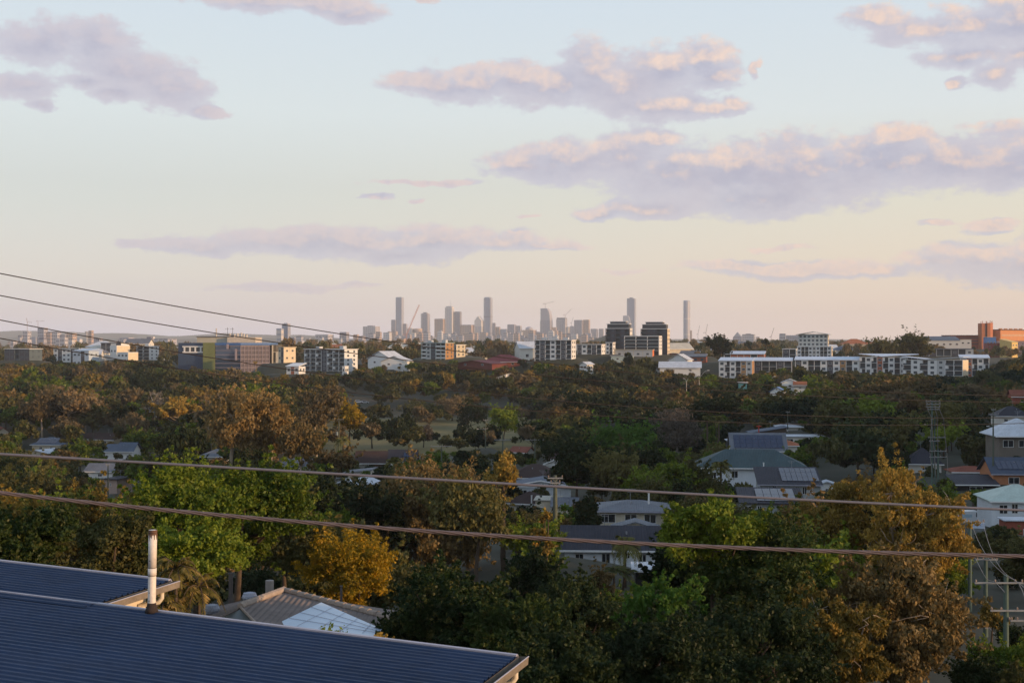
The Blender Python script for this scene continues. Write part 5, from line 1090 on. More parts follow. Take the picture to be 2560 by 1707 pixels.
def car(label, px, py, d, rz, m, group=None):
    p = at(px, py, d); root = thing('parked_car', label, 'car', p, R(rz), group)
    pr = [(-2.1,.3),(2.1,.3),(2.15,.7),(1.2,.88),(.6,1.38),(-1.1,1.42),(-1.75,.95),(-2.12,.85)]
    b = MB(); b.face([(x,-.82,z) for x,z in pr]); b.face([(x,.82,z) for x,z in reversed(pr)])
    for i in range(len(pr)): (xa,za),(xb,zb) = pr[i], pr[(i+1) % len(pr)]; b.face([(xa,.82,za),(xb,.82,zb),(xb,-.82,zb),(xa,-.82,za)])
    b.build('body', m, root)
    b = MB(); b.face([(-1.55,-.835,.93),(1.05,-.835,.9),(.56,-.835,1.3),(-1.05,-.835,1.34)]); b.build('window', GLASS, root)
    for x in (-1.35, 1.35):
        for s_ in (-1, 1): b = MB(); b.tube([(0,-.1,0),(0,.1,0)], .31, 14); t = b.build('wheel', mat('tyre_rubber', (.02,.02,.02), .9), root); t.location = (x, s_*.76, .31)
    for s_ in (-.6, .6): b = MB(); b.box(2.1,2.16,s_-.12,s_+.12,.55,.7); b.build('headlight', WHITE, root)
car('silver car in shade on the driveway just below the white van', 2447,1330,182,70,mat('silver_paint',(.35,.38,.42),.35,.4))
car('small white car under the trees on the far side of the park', 896,1007,640,10,mat('car_white',(.72,.72,.74),.35))
car('pale car parked right of the white one beyond the park', 912,1008,645,5,mat('car_grey',(.40,.42,.45),.35))
car('white car glimpsed behind the amber gum trunks', 646,1125,335,0,mat('car_white',(.72,.72,.74),.35))
car('white vehicle between tree trunks in the middle of the wood', 1335,980,660,0,mat('car_white',(.72,.72,.74),.35))
b = MB(); p = at(2438,1311,197); q = [(p.x-6,p.y-3),(p.x+5,p.y-3),(p.x+5,p.y+4),(p.x-6,p.y+4)]; b.prism(q, p.z-.6, p.z+.02); tag(b.build('driveway', mat('pale_concrete', (.22,.21,.20), .9)), kind='structure')
b = MB(); p = at(2458,1262,206)
for i in range(24): b.box(-1.8+i*.15,-1.8+i*.15+.13,0,.03,-.5,1.7)
o = b.build('timber_fence', TIMB); o.location = p; tag(o, 'dark timber paling fence above the white van', 'fence')
# red shade sail
b = MB(); s0, s1, s2, s3 = at(1885,1233,190), at(1958,1221,184), at(1975,1240,178), at(1900,1243,180)
b.slab([s0, s1, s2, s3], .03); root = thing('shade_sail', 'red shade sail above the small solar roof', 'shade sail', at(1930,1262,184)); o = b.build('sail_cloth', mat('red_sailcloth', (.34,.05,.035), .8), root); o.matrix_parent_inverse = Matrix.Translation(-root.location)
b = MB()
for s_ in (s0, s1): b.tube([(s_.x,s_.y,s_.z-3.5), s_], .05, 6)
o = b.build('sail_post', STEEL, root); o.matrix_parent_inverse = Matrix.Translation(-root.location)
p = at(1897,1108,300); b = MB(); b.tube([(0,0,-2),(0,0,4.2)], .13, 6); b.box(-.6,.6,-.05,.05,3.9,4.1); o = b.build('red_post', mat('red_post_paint', (.45,.05,.03), .6)); o.location = p; tag(o, 'thin red post rising through the white flat roofs', 'post')
for px, y0, y1, d, lab in ((1909,1157,1178,226,'short white vent pipe over the dark solar roof'),(1329,1239,1262,203,'short white vent pipe left of the cream flat roofed building'),(1622,1232,1247,158,'small white stack above the cream house'),(1428,1133,1150,325,'white vent pipe beside the partly hidden brown roof')):
    p = at(px, y1, d); b = MB(); b.tube([(0,0,-.6),(0,0,(y1-y0)/F*d)], .11 if d < 250 else .15, 8); b.tube([(0,0,(y1-y0)/F*d),(0,0,(y1-y0)/F*d+.08)], .15, 8); o = b.build('vent_pipe', WHITE); o.location = p; tag(o, lab, 'vent pipe')
for px, yt, yb, d, arms, lab in ((1748,926,968,560,((-26,927),(23,926)),'tall street lamp with two curved arms, above the wood right of centre'),(1925,941,962,600,((12,941),),'single curved street lamp below the white apartments'),(1716,946,962,540,((-6,946),(6,946)),'small T shaped street lamp left of the two armed one'),(2060,938,960,640,((5,937),),'street lamp glinting in dark trees below the apartments')):
    p = at(px, yb, d); root = thing('street_lamp', lab, 'street lamp', p); zt = (yb-yt)/F*d; b = MB(); b.tube([(0,0,gz(p.x,p.y)-p.z-.3),(0,0,zt*.55)], [.14,.10], 6); b.build('lamp_post', STEEL, root)
    for dx, ya in arms:
        x = dx/F*d; z = (yb-ya)/F*d; b = MB(); b.tube([(0,0,zt*.55),(x*.25,0,zt*.72),(x*.7,0,z-.15),(x,0,z)], .09, 5); a_ = b.build('lamp_arm', STEEL, root); c = MB(); c.box(x-.45,x+.45,-.18,.18,z-.05,z+.14); c.build('lamp_head', WHITE, a_)

# ------------------------------------------------------------------ the crowded pole and the wires lower right
d = 195; p = at(2336,1262,d); cp = thing('power_pole', 'tall doubled pole crowded with crossarms and wires, behind the amber tree', 'power pole', p)
X = lambda px: (px-2336)/F*d; Z = lambda py: (1262-py)/F*d
for px, yt, r in ((2330,1003,.16),(2345,1123,.19),(2337,1040,.11)): b = MB(); b.tube([(X(px),0,-3),(X(px),0,Z(yt))], [r*1.1,r*.8], 8); b.build('pole_shaft', mat('green_grey_pole', (.09,.13,.11), .9), cp)
for x0, x1, py in ((2313,2349,1003),(2315,2349,1010),(2314,2349,1017),(2317,2346,1023),(2309,2357,1062),(2319,2361,1093),(2322,2348,1102),(2322,2366,1127),(2322,2366,1142),(2325,2340,1159)):
    b = MB(); b.box(X(x0),X(x1),-.3,-.2,Z(py)-.05,Z(py)+.05); a_ = b.build('crossarm', mat('grey_crossarm', (.24,.25,.26), .8), cp)
    for q in (x0+2, (x0+x1)/2-6, (x0+x1)/2+6, x1-2): c = MB(); c.lathe([(.03,Z(py)+.05),(.07,Z(py)+.12),(.04,Z(py)+.2),(.02,Z(py)+.24)], X(q), -.25, 6); c.build('insulator', mat('insulator_glaze', (.30,.22,.18), .3), a_)
for pts in (((2313,1003),(2318,1025),(2328,1045),(2325,1080),(2323,1130),(2328,1180)),((2349,1003),(2347,1024),(2357,1048),(2362,1100),(2366,1140),(2368,1185)),((2333,1010),(2341,1040),(2343,1122)),((2326,1045),(2333,1125),(2338,1190))):
    b = MB(); b.tube([(X(a_),-.33,Z(c_)) for a_, c_ in pts], .045, 5); b.build('jumper_wire', mat('pale_wire', (.20,.18,.17), .5), cp)
RP = []
for lab, px, top, d, hy in (('green timber pole half hidden by the amber tree, under the van',2425,1302,95,((1303,-20,35),)),('middle timber pole at lower right, with its crossarm at the very top',2464,1393,80,((1397,-26,28),(1568,-4,4))),('nearest timber pole at lower right, carrying three crossarms',2515,1437,64,((1455,-81,40),(1524,-42,50),(1549,8,50)))):
    x, y_ = xof(px, d), d; zg = gz(x, y_); root = thing('power_pole', lab, 'power pole', (x, y_, zg)); zt = at(0, top, d).z-zg; b = MB(); b.tube([(0,0,-1),(0,0,zt*.5),(0,0,zt)], [.15,.13,.11], 10); b.build('pole_shaft', mat('green_grey_pole', (.09,.13,.11), .9), root)
    for py, a0, a1 in hy:
        z = at(0, py, d).z-zg; b = MB(); b.box(a0/F*d, a1/F*d, -.2,-.12, z-.04, z+.04); a_ = b.build('crossarm', mat('grey_crossarm', (.24,.25,.26), .8), root)
        for q in (a0+3, a0*.4+2, a1*.5, a1-3): c = MB(); c.lathe([(.02,z+.04),(.05,z+.08),(.045,z+.14),(.02,z+.18)], q/F*d, -.16, 8); c.build('insulator', mat('insulator_glaze', (.30,.22,.18), .3), a_)
PW = mat('pale_wire', (.20,.18,.17), .5)
for lab, pts in (('uppermost slack wire falling to the right past the nearest pole', ((2427,1302,95),(2445,1350,88),(2475,1400,79),(2514,1438,64),(2540,1452,62),(2600,1500,56))),
                 ('second slack wire, ending on the crossarm end of the nearest pole', ((2456,1302,95),(2470,1352,86),(2488,1397,79.5),(2512,1432,68),(2548,1460,63.6),(2570,1520,58))),
                 ('slack wire looping between the middle and the nearest pole', ((2405,1322,96),(2425,1372,88),(2440,1398,79.7),(2465,1444,72),(2488,1455,63.8),(2512,1480,60))),
                 ('lowest slack wire hanging below the middle pole', ((2463,1530,80),(2475,1570,74),(2500,1598,68),(2518,1628,63),(2545,1665,58)))):
    b = MB(); P = [at(*q) for q in pts]; sm = []
    for i in range(len(P)-1):
        p0, p1, p2, p3 = P[max(i-1,0)], P[i], P[i+1], P[min(i+2,len(P)-1)]
        for t in (0,.25,.5,.75): sm.append(.5*((2*p1)+(p2-p0)*t+(2*p0-5*p1+4*p2-p3)*t*t+(3*p1-p0-3*p2+p3)*t**3))
    b.tube(sm+[P[-1]], .017, 6); tag(b.build('slack_wire', PW, None, smooth=True), lab, 'wire')

# ------------------------------------------------------------------ near and named trees
def nt(label, px, ytop, d, wpx, ybot, lm, seed, leaf=.10, nl=26000, kind='round', bark=BARK, lobes=12, clumps=22, sparse=1.0, twigs=0, name='tree', cat='tree', rz=0):
    x, y = xof(px, d), d; g_ = gz(x, y); H_ = at(0, ytop, d).z - g_; Wd = wpx/F*d; zb = at(0, ybot, d).z - g_
    if d < 80: leaf *= .86; nl = int(nl*1.35)
    base = min(.75, max(.04, zb/H_)); return make_tree(name, label, cat, (x, y, g_-.1), rz, seed, H_, Wd, base, leaf, nl, lm, bark, kind, lobes, clumps, sparse, twigs=twigs)
def palm(label, px, ytop, d, frond, n, seed, trunk=.16, droop=1.0, stems=1, lm=None, ycrown=None):
    x, y = xof(px, d), d; g_ = gz(x, y); rng = np.random.default_rng(seed); root = thing('palm_tree', label, 'palm', (x, y, g_-.1))
    Ht = at(0, ycrown or ytop, d).z - g_ + .1 - (0 if ycrown else frond*.35); Q = []; rb = MB()
    for s_ in range(stems):
        ox, oy = (0, 0) if s_ == 0 else rng.normal(size=2)*frond*.45; hh = Ht*(1 if s_ == 0 else .65+.3*rng.random())
        b = MB(); b.tube([(ox,oy,-.3),(ox*1.1,oy,hh*.4),(ox*1.25,oy*1.1,hh*.75),(ox*1.3,oy*1.1,hh)], [trunk*1.3,trunk,trunk*.9,trunk*.8], 8); b.build('trunk', BARK_P if seed % 2 else BARK, root, smooth=True)
        for i in range(n):
            a = 2*math.pi*i/n + rng.random()*.5; el = rng.uniform(-.1, 1.25); L = frond*rng.uniform(.8, 1.1); P = []
            for k in range(9):
                t = k/8; r_ = L*t*math.cos(el)*(1-.25*t*droop); z_ = L*(t*math.sin(el) - droop*.62*t*t); P.append(np.array([ox*1.3+math.cos(a)*r_, oy*1.1+math.sin(a)*r_, hh+z_]))
            rb.tube([tuple(q) for q in P[::2]], [.03,.024,.018,.012,.005], 4, cap=False)
            side = np.array([-math.sin(a), math.cos(a), 0])
            for k in range(1, 9):
                for m_ in range(3):
                    t = (k-m_/3)/8; p0 = P[k-1]+(P[k]-P[k-1])*(1-m_/3); ln = frond*.27*math.sin(min(1, t*1.15)*math.pi*.9+.2); tn = (P[k]-P[k-1]); tn = tn/np.linalg.norm(tn)
                    for s2 in (-1, 1):
                        dr = side*s2*.85 + tn*.5 + np.array([0,0,-.35*droop]) + rng.normal(size=3)*.08; dr /= np.linalg.norm(dr); tip = p0+dr*max(.08*frond, ln); mid = (p0+tip)/2; Q.append([p0, mid+tn*frond*.024, tip, mid-tn*frond*.024])
    rb.build('frond_ribs', BARK, root); child('fronds', quads_mesh('fronds', np.array(Q), lm or L_PALM), root); return root

nt('amber tree crown at the left edge above the blue grey roof', 40,1196,64,250,1430,L_ORANGE,11,.11)
nt('amber brown tree next to the leftmost one, behind the twisted cable', 215,1212,68,250,1430,L_ORANGE,12,.11)
nt('dark green shrubby tree in the left corner above the navy roof', 40,1292,37,300,1470,L_LIT,13,.085,cat='tree')
nt('brown flecked bushy tree just left of the white flue', 265,1292,43,230,1480,L_OLIVE,14,.085)
nt('bright green tree with feathery clumps, tallest behind the flue', 430,1172,56,330,1400,L_GREEN,15,.11,36000,lobes=16,clumps=26)
nt('large bright green tree in the centre left, its crown crossed by the cable', 590,1180,60,330,1420,L_GREEN,16,.115,38000,lobes=16,clumps=26)
nt('low sweeping green crown right of the white flue', 470,1262,47,340,1480,L_GREEN,17,.09,36000,lobes=14,clumps=24)
nt('olive green tree between the bright green crown and the golden tree', 715,1240,66,250,1480,L_OLIVE,18,.11,30000)
nt('golden flowering rounded tree above the old sheet roof', 888,1316,62,225,1550,L_GOLD,19,.085,52000,lobes=16,clumps=34)
nt('dark glossy shrub mass in front of the old brown roof at its right', 1010,1500,44,220,1640,L_LIT,20,.09,20000)
nt('glossy dark bushy tree with sun flecks, above the navy roof corner', 1120,1412,42,330,1640,L_LIT,21,.085,44000,lobes=16)
nt('second glossy dark tree, right of the sun flecked one', 1320,1478,40,320,1660,L_LIT,22,.085,40000,lobes=14)
nt('dull green bush right of the navy roof corner, at the bottom', 1430,1578,31,330,1760,L_DARK,23,.075,36000)
nt('dark tree below the open carport', 1440,1430,60,240,1600,L_DARK,24,.11)
nt('dark shadowy tree filling the hollow left of the carport', 1300,1385,75,200,1560,L_DARK,25,.13)
nt('bright fresh green weeping bush below the carport', 1625,1452,42,210,1620,L_FRESH,26,.085,26000,kind='gum')
nt('tall dark green tree with yellow tipped sprays, right of centre', 1790,1212,46,280,1480,L_GREEN,27,.10,16000,lobes=10,clumps=12,sparse=.6)
nt('big dark green leafy tree filling the lower right centre', 1890,1300,47,480,1640,L_LIT,28,.10,60000,lobes=22,clumps=28)
nt('dark green tree left of the big leafy one, beside the carport', 1745,1325,50,190,1560,L_DARK,29,.11,30000)
nt('deep green crown at the bottom below the big leafy tree', 1850,1495,38,540,1800,L_DARK,30,.085,60000,lobes=20,clumps=26)
nt('dark crown at the bottom centre beneath the fresh green bush', 1600,1560,35,300,1800,L_DARK,31,.075,36000)
nt('tall amber tree with pale twisting limbs at right, below the crowded pole', 2265,1175,74,310,1480,L_ORANGE,32,.11,44000,kind='gum',bark=BARK_P,lobes=16,clumps=20,sparse=.8,twigs=16)
nt('amber tree top left of the pale limbed one, in front of the shed', 2080,1170,78,230,1460,L_ORANGE,33,.11,18000,kind='gum',bark=BARK_P,lobes=12,sparse=.65,twigs=9)
nt('large rusty brown tree filling the lower right', 2215,1370,47,370,1700,L_TAN,34,.095,48000,kind='gum',bark=BARK_P,lobes=18,clumps=22,sparse=.8,twigs=16)
nt('brown leaved tree at the bottom between the dark crown and the rusty one', 2110,1440,42,260,1750,L_ORANGE,35,.085,28000,kind='gum',bark=BARK_P,lobes=12,sparse=.8,twigs=5)
nt('small amber sapling beside the two lower right poles', 2480,1500,70,70,1570,L_ORANGE,36,.11,2500,kind='gum')
nt('leafy shrub poking up in front of the pale roof panels', 960,1555,36,110,1650,L_ORANGE,37,.07,5000,name='shrub',cat='shrub')
nt('low green twigs just over the navy roof edge', 810,1553,33,130,1640,L_GREEN,38,.07,3500,name='shrub',cat='shrub')
nt('yellowish shrub between the golden tree and the glossy dark trees', 1050,1395,70,160,1560,L_OLIVE,39,.12,14000,name='shrub',cat='shrub')
nt('big rust brown tree in the centre, its dark base below the cables', 1110,1118,122,330,1440,L_TAN,40,.20,34000,kind='gum',lobes=18,clumps=22)
nt('dark drooping tree right of the rust brown one, on a thick red brown trunk', 1190,1205,108,230,1400,L_OLIVE,41,.18,20000,kind='gum',lobes=12)
nt('thin yellow leaved tree against the roofs, right of the rust brown one', 1262,1115,116,95,1290,L_ORANGE,42,.16,3500,kind='gum',sparse=.7)
nt('dark tree mass left of the rust brown one', 965,1165,118,190,1420,L_DARK,43,.2,16000)
nt('black green tree below the pale blue roof', 800,1192,150,160,1320,L_DARK,44,.26,12000)
nt('amber and green bushy tree left of the thick green pole', 1362,1262,100,70,1420,L_ORANGE,45,.17,4000)
nt('dark cone shaped evergreen right of the thick green pole', 1467,1226,140,105,1400,L_DARK,46,.22,12000,kind='conifer')
nt('tall amber gum on pale trunks, left of the middle pair', 572,958,250,190,1120,L_TAN,47,.36,9000,kind='gum',bark=BARK_P,lobes=14,sparse=.8)
nt('tall amber gum with a broad crown, tallest of the pale trunked trees', 672,962,255,180,1130,L_TAN,48,.36,10000,kind='gum',bark=BARK_P,lobes=14,sparse=.8)
nt('lower amber gum with a leaning pale trunk, right of the broad one', 752,1062,245,120,1170,L_TAN,49,.36,6000,kind='gum',bark=BARK_P,lobes=10,sparse=.8)
nt('brown gum filling in behind the tall pale trunked pair', 790,965,330,140,1080,L_GUM,50,.42,8000,kind='gum',bark=BARK_P,lobes=12)
nt('slender pale gum at left with rusty foliage', 105,975,450,95,1060,L_GUM,51,.5,6000,kind='gum',bark=BARK_P)
nt('round rusty tree right of the slender pale gum', 232,1005,470,95,1065,L_RUST,52,.5,6000)
nt('bare white branched tree behind the small lamp pole', 392,962,440,90,1050,L_GREY,53,.4,700,kind='gum',bark=mat('white_bark',(.42,.38,.34),.8),sparse=.5)
nt('yellow green willow beside the transformer pole', 875,1014,400,90,1085,L_GOLD,54,.45,8000)
nt('round green tree at the right edge of the park', 1258,1021,440,85,1095,L_GREEN,55,.5,6000)
nt('pale green tree right of the second park pole', 1418,1046,400,120,1120,L_OLIVE,56,.48,8000)
nt('bare grey tree with spreading limbs, left of the dark umbrella tree', 1690,1012,310,170,1120,L_GREY,57,.32,5000,kind='gum',bark=mat('grey_bark',(.24,.21,.19),.85),lobes=14,sparse=.8)
nt('dark umbrella shaped tree above the grey limbed one', 1790,992,340,165,1052,L_DARK,58,.42,12000,kind='umbrella',lobes=16)
nt('domed green tree in the middle garden, left of the white weatherboard house', 1690,1165,190,200,1290,L_OLIVE,59,.3,14000,kind='umbrella',lobes=14)
nt('dense dark bamboo like tree behind the thick green pole', 1445,1092,205,170,1240,L_DARK,60,.32,14000)
nt('mid green tree above the dense dark one', 1555,1062,250,150,1200,L_FRESH,61,.34,9000)
nt('dark green tree between the palms and the domed tree', 1600,1120,215,150,1260,L_DARK,62,.3,10000)
nt('tall dark tree breaking the skyline, right of the lone cylinder', 1797,836,800,66,900,L_DARK,63,.8,5000)
nt('dark tree with a ragged top on the skyline, left one of the far right pair', 2205,846,840,90,905,L_OLIVE,64,.85,5000)
nt('highest ragged tree on the skyline, right one of the pair', 2275,831,850,105,905,L_OLIVE,65,.85,7000)
nt('leafy tree leaning out of the skyline pair to the right', 2316,852,845,40,900,L_OLIVE,66,.8,2000,sparse=.7)
nt('small flat topped tree on the skyline right of the hazy group', 1915,847,1000,22,862,L_DARK,67,.9,1500)
nt('tall dark pointed tree before the beige podium', 1572,882,740,32,925,L_DARK,68,.8,3000,kind='conifer')
for i, (px, yt, d, wp, yb, l, lb) in enumerate(((931,1038,410,48,1072,L_DARK,'slender park tree nearest the willow'),(990,1040,430,60,1075,L_DARK,'spreading park tree, second from the willow'),(1016,1030,440,44,1075,L_DARK,'tall thin park tree, third from the willow'),(1058,1060,415,42,1085,L_GREY,'small greyish park tree with an open crown'),(1172,1000,470,90,1060,L_DARK,'dark spreading tree on the far lawn'),(1072,1000,540,40,1035,L_DARK,'small tree before the sunlit bank beyond the lawn'),(1040,985,560,80,1040,L_OLIVE,'broad olive tree at the back of the lawn'),(1130,980,570,90,1050,L_GUM,'pale gum at the right back of the lawn'))):
    nt(lb, px, yt, d, wp*1.25, yb+16, l, 80+i, .42, 2600, kind='gum', bark=BARK_D, lobes=9, sparse=.75)
for i, (px, yt, d, wp, yb, l, lb) in enumerate(((2500,1590,58,150,1690,L_GREEN,'green bush behind the nearest lower right pole'),(2440,1640,48,150,1760,L_DARK,'dark hedge at the bottom right corner'),(2555,1560,66,120,1640,L_DARK,'dark bush at the right edge below the three crossarms'),(2545,1660,46,130,1740,L_OLIVE,'olive bush in the extreme bottom right corner'),(2530,1400,110,110,1470,L_DARK,'dark garden shrub below the mint roofed house'))): nt(lb, px, yt, d, wp, yb, l, 120+i, .09, 9000, cat='shrub', name='shrub', lobes=9)
palm('golden lit palm clump just right of the white flue', 440,1365,38,1.3,15,2,.055,1.15,6,lm=L_SUNPALM,ycrown=1420)
palm('tall fan of palm fronds in front of the white charcoal roofed house', 1562,1330,112,2.9,17,4,.14,1.35,1,ycrown=1362)
palm('young palm low in front of the same white house', 1535,1405,108,1.9,12,6,.10,1.0,2,ycrown=1425)
palm('big drooping palm in the dark garden left of the grey limbed tree', 1610,1108,238,4.4,18,8,.35,1.3,1,ycrown=1140)
palm('dark palm in front of the long white weatherboard wall', 1802,1140,205,3.6,17,10,.2,1.2,1,ycrown=1165)
palm('tall slim palm left of the white flat roofs', 1797,1040,300,3.0,15,12,.22,.9,1,ycrown=1050)
palm('slim palm beside the tallest palm near the white flat roofs', 1768,1042,300,3.0,15,14,.22,.9,1,ycrown=1052)
palm('palm by the transformer pole at the park edge', 858,1092,322,3.8,15,16,.2,1.2,1,ycrown=1100)
palm('green palm behind the thick cable left of the rust brown tree', 985,1142,200,2.8,15,18,.16,1.1,1,ycrown=1155)

# ------------------------------------------------------------------ the wood: keep what the photo shows in view
KEEP = []
def keep(x0, x1, y0, y1, d): KEEP.append((x0, x1, y0, y1, d))
for a_, k_ in HS:
    _, px, py, d, w, dp, h = a_[:7]; s_ = F/d; rise = a_[8]; show = any(t in a_[0] for t in ('white weatherboard','cream house','charcoal gable','brick','verandah','solar array')); k2 = .42 if show else .33; keep(px-w*k2*s_, px+w*k2*s_, py-(h+rise)*s_, py-h*(.6 if show else .95)*s_, d-1)
for a_, k_ in BLOCKS: keep(a_[1]-3, a_[2]+3, a_[3]-4, a_[4]-(a_[4]-a_[3])*.30, a_[5]-2)
for a_, k_ in POLES: keep(a_[1]-9, a_[1]+9, a_[2]-2, a_[3]-(a_[3]-a_[2])*.35, a_[4]-1)
for q in ((440,690,840,925,990),(820,1330,1048,1125,600),(870,930,998,1012,700),(715,760,912,934,750),(1125,1300,883,918,750),(920,1010,878,915,780),(1650,1765,895,928,690),(2455,2560,840,872,1160),(2310,2440,850,890,950),(2400,2462,1262,1312,198),(2430,2462,1312,1330,180),(2308,2370,998,1180,190),(380,440,965,1050,430),(1735,1860,985,1068,335),(1620,1760,1015,1110,305),(1870,1905,1060,1110,298),(60,150,975,1050,445),(1700,1770,922,962,555),(1920,1940,937,958,595),(1160,1290,1112,1200,110),(540,740,965,1120,240),(1440,1465,915,928,700)): keep(*q)
keep(2400,2565,1290,1640,94); keep(1480,1660,1270,1425,129); keep(1590,1710,1412,1440,111)
CAN = [(-200,905),(0,905),(110,900),(200,892),(240,880),(290,897),(330,897),(380,893),(430,880),(500,886),(540,915),(620,928),(690,938),(750,930),(830,925),(870,932),(905,905),(1000,908),(1060,898),(1130,897),(1175,920),(1290,900),(1330,890),(1345,899),(1440,900),(1500,905),(1560,897),(1640,899),(1700,927),(1790,932),(1810,943),(1895,928),(1920,908),(1975,905),(2020,925),(2140,924),(2200,918),(2230,936),(2300,932),(2400,940),(2450,935),(2490,905),(2560,888),(2800,880)]
cx_, cy_ = [c[0] for c in CAN], [c[1] for c in CAN]
PROTO = {}
def protos(tier, spec):
    out = []
    for i, (kind, Hh, Wd, base, leaf, nl, lobes, sp) in enumerate(spec):
        tr, V = tree_meshes(300+i*7+tier*50, Hh, Wd, base, leaf, nl, kind, lobes, 14, sp)
        tm_ = tr.mesh('trunk', BARK); tm_.polygons.foreach_set('use_smooth', [True]*len(tm_.polygons)); out.append((kind, Hh, Wd, tm_, quads_mesh('crown', V, L_OLIVE), V))
    return out
SP = lambda lf, n: [('round',11,11,.22,lf,n,10,1),('round',12,10,.30,lf,n,8,1),('round',9,11,.18,lf,n,12,1),('gum',15,10,.34,lf*1.1,int(n*.8),10,.85),('gum',16,9,.42,lf*1.1,int(n*.7),8,.8),('gum',13,11,.30,lf*1.1,int(n*.9),12,.85),('umbrella',9,12,.35,lf,n,12,1),('round',6,7,.08,lf*.8,n,8,1),('conifer',12,7,.12,lf,n,12,1)]
HI = protos(1, SP(.30, 9000)); MID = protos(2, SP(.50, 3400)); LOW = protos(3, SP(1.0, 420))
LM = {'o': L_OLIVE, 'd': L_DARK, 'r': L_RUST, 'g': L_GUM, 'n': L_GREEN, 'a': L_ORANGE}
WORD = {'o':'olive', 'd':'dark green', 'r':'rusty brown', 'g':'pale brown', 'n':'mid green', 'a':'amber'}
KW = {'round':'rounded tree', 'gum':'tall open gum tree', 'umbrella':'flat crowned tree', 'conifer':'narrow pointed tree'}
def where(px, d):
    b = [(200,'at far left'),(440,'left of the blue glass hospital'),(700,'below the blue glass hospital'),(900,'below the balcony block'),(1130,'behind the park lawn'),(1340,'below the maroon roofs'),(1500,'below the four storey white block'),(1700,'below the dark twin blocks'),(1900,'below the left white apartments'),(2150,'below the tall pale block'),(2400,'below the staggered white row'),(9999,'at far right')]
    s_ = next(l for a, l in b if px < a)
    dp_ = 'in the far wood' if d > 620 else 'in the middle wood' if d > 420 else 'among the valley houses' if d > 180 else 'on the near slope'
    return dp_+' '+s_
rr = random.Random(21)
def blocked(px, ytop, ybot, wpx, d):
    for x0, x1, y0, y1, kd in KEEP:
        if d < kd and px+wpx*.46 > x0 and px-wpx*.46 < x1 and ytop+3 < y1 and ybot > y0: return True
    return False
FOOT = []
for a_, k_ in HS: p = at(a_[1], a_[2], a_[3]); FOOT.append((p.x, p.y+a_[5]/2, max(a_[4], a_[5])*.62+1.5))
for a_, k_ in BLOCKS:
    d = a_[5]; w_ = (a_[2]-a_[1])/F*d
    for t in np.linspace(-.5, .5, max(2, int(w_/9))): FOOT.append((xof((a_[1]+a_[2])/2, d)+w_*t, d+8, 12))
for t in range(-40, 60, 10): FOOT.append((xof(560,1000)+t, 1018, 22))
PLACED = {}
def free(x, y, r):
    for fx, fy, fr in FOOT:
        if abs(x-fx) < fr+1 and abs(y-fy) < fr+1 and math.hypot(x-fx, y-fy) < fr: return False
    cx, cy = int(x//8), int(y//8)
    for i in range(-2, 3):
        for j in range(-2, 3):
            for (qx, qy, qr) in PLACED.get((cx+i, cy+j), ()):
                if math.hypot(x-qx, y-qy) < (r+qr): return False
    return True
def put(x, y, r): PLACED.setdefault((int(x//8), int(y//8)), []).append((x, y, r))
cand = []
def scatter(n, px0, px1, d0, d1, hmin, hmax, pal, kinds, gap=.36, limit=True):
    k = 0; tries = 0
    while k < n and tries < n*14:
        tries += 1; px = rr.uniform(px0, px1); d = math.sqrt(rr.uniform(d0*d0, d1*d1)); x = xof(px, d)
        if 815 < px < 1340 and 372 < d < 592: continue
        ki = rr.choice(kinds); PR = HI if d < 250 else MID; kind, PH, PW_, *_ = PR[ki]; s_ = rr.uniform(hmin, hmax)/PH; z = gz(x, d)
        if limit and d > 380:
            lim = np.interp(px, cx_, cy_)+rr.uniform(0, 10); zmax = at(0, lim, d).z; s_ = min(s_, (zmax-z)/PH)
            if s_*PH < 3.2: continue
        W_ = PW_*s_; wpx = W_/d*F; yt = CY-(z+PH*s_)/d*F; yb = CY-z/d*F
        if blocked(px, yt, yb, wpx, d):
            for q_ in range(5):
                s_ *= .74; W_ = PW_*s_; wpx = W_/d*F; yt = CY-(z+PH*s_)/d*F
                if s_*PH < 2.6 or not blocked(px, yt, yb, wpx, d): break
            if s_*PH < 2.6 or blocked(px, yt, yb, wpx, d): continue
        if not free(x, d, W_*gap): continue
        put(x, d, W_*gap); cand.append((d, px, x, z, s_, ki, rr.choice(pal), rr.uniform(0, 360))); k += 1
# valley gardens, the near slopes, then the belt of wood
scatter(60, -60, 1000, 76, 180, 4, 9, 'doonng', (0,1,2,6,7), .28)
scatter(80, 1240, 2620, 62, 175, 3.5, 9, 'ddoonnr', (0,1,2,6,7), .26)
scatter(190, -60, 1300, 180, 372, 5, 13, 'ddooonnr', (0,1,2,3,5,6,7), .25)
scatter(200, 1250, 2640, 170, 380, 5, 13, 'ddooonn', (0,1,2,3,5,6,7,8), .27)
scatter(420, -80, 840, 370, 620, 7, 17, 'ddooonggra', (0,1,2,3,4,5,5,6), .25)
scatter(420, 1320, 2660, 370, 640, 6, 16, 'ddooorrgn', (0,1,2,3,4,5,6), .26)
scatter(900, -100, 2680, 620, 985, 9, 20, 'ddoooonrgga', (0,1,2,3,4,5,5,3), .30)
scatter(420, 1300, 2700, 560, 800, 8, 17, 'ddooonrga', (0,1,2,3,4,5), .28)
for i in range(80):
    px = rr.uniform(825, 1335); d = rr.choice((rr.uniform(376, 410), rr.uniform(500, 590), rr.uniform(540, 590))); x = xof(px, d); z = gz(x, d); ki = rr.choice((3,4,5,7,0)); PH, PW_ = MID[ki][1], MID[ki][2]; s_ = rr.uniform(4.5, 9)/PH
    if free(x, d, PW_*s_*.3): put(x, d, PW_*s_*.3); cand.append((d, px, x, z, s_, ki, rr.choice('ddoog'), rr.uniform(0, 360)))
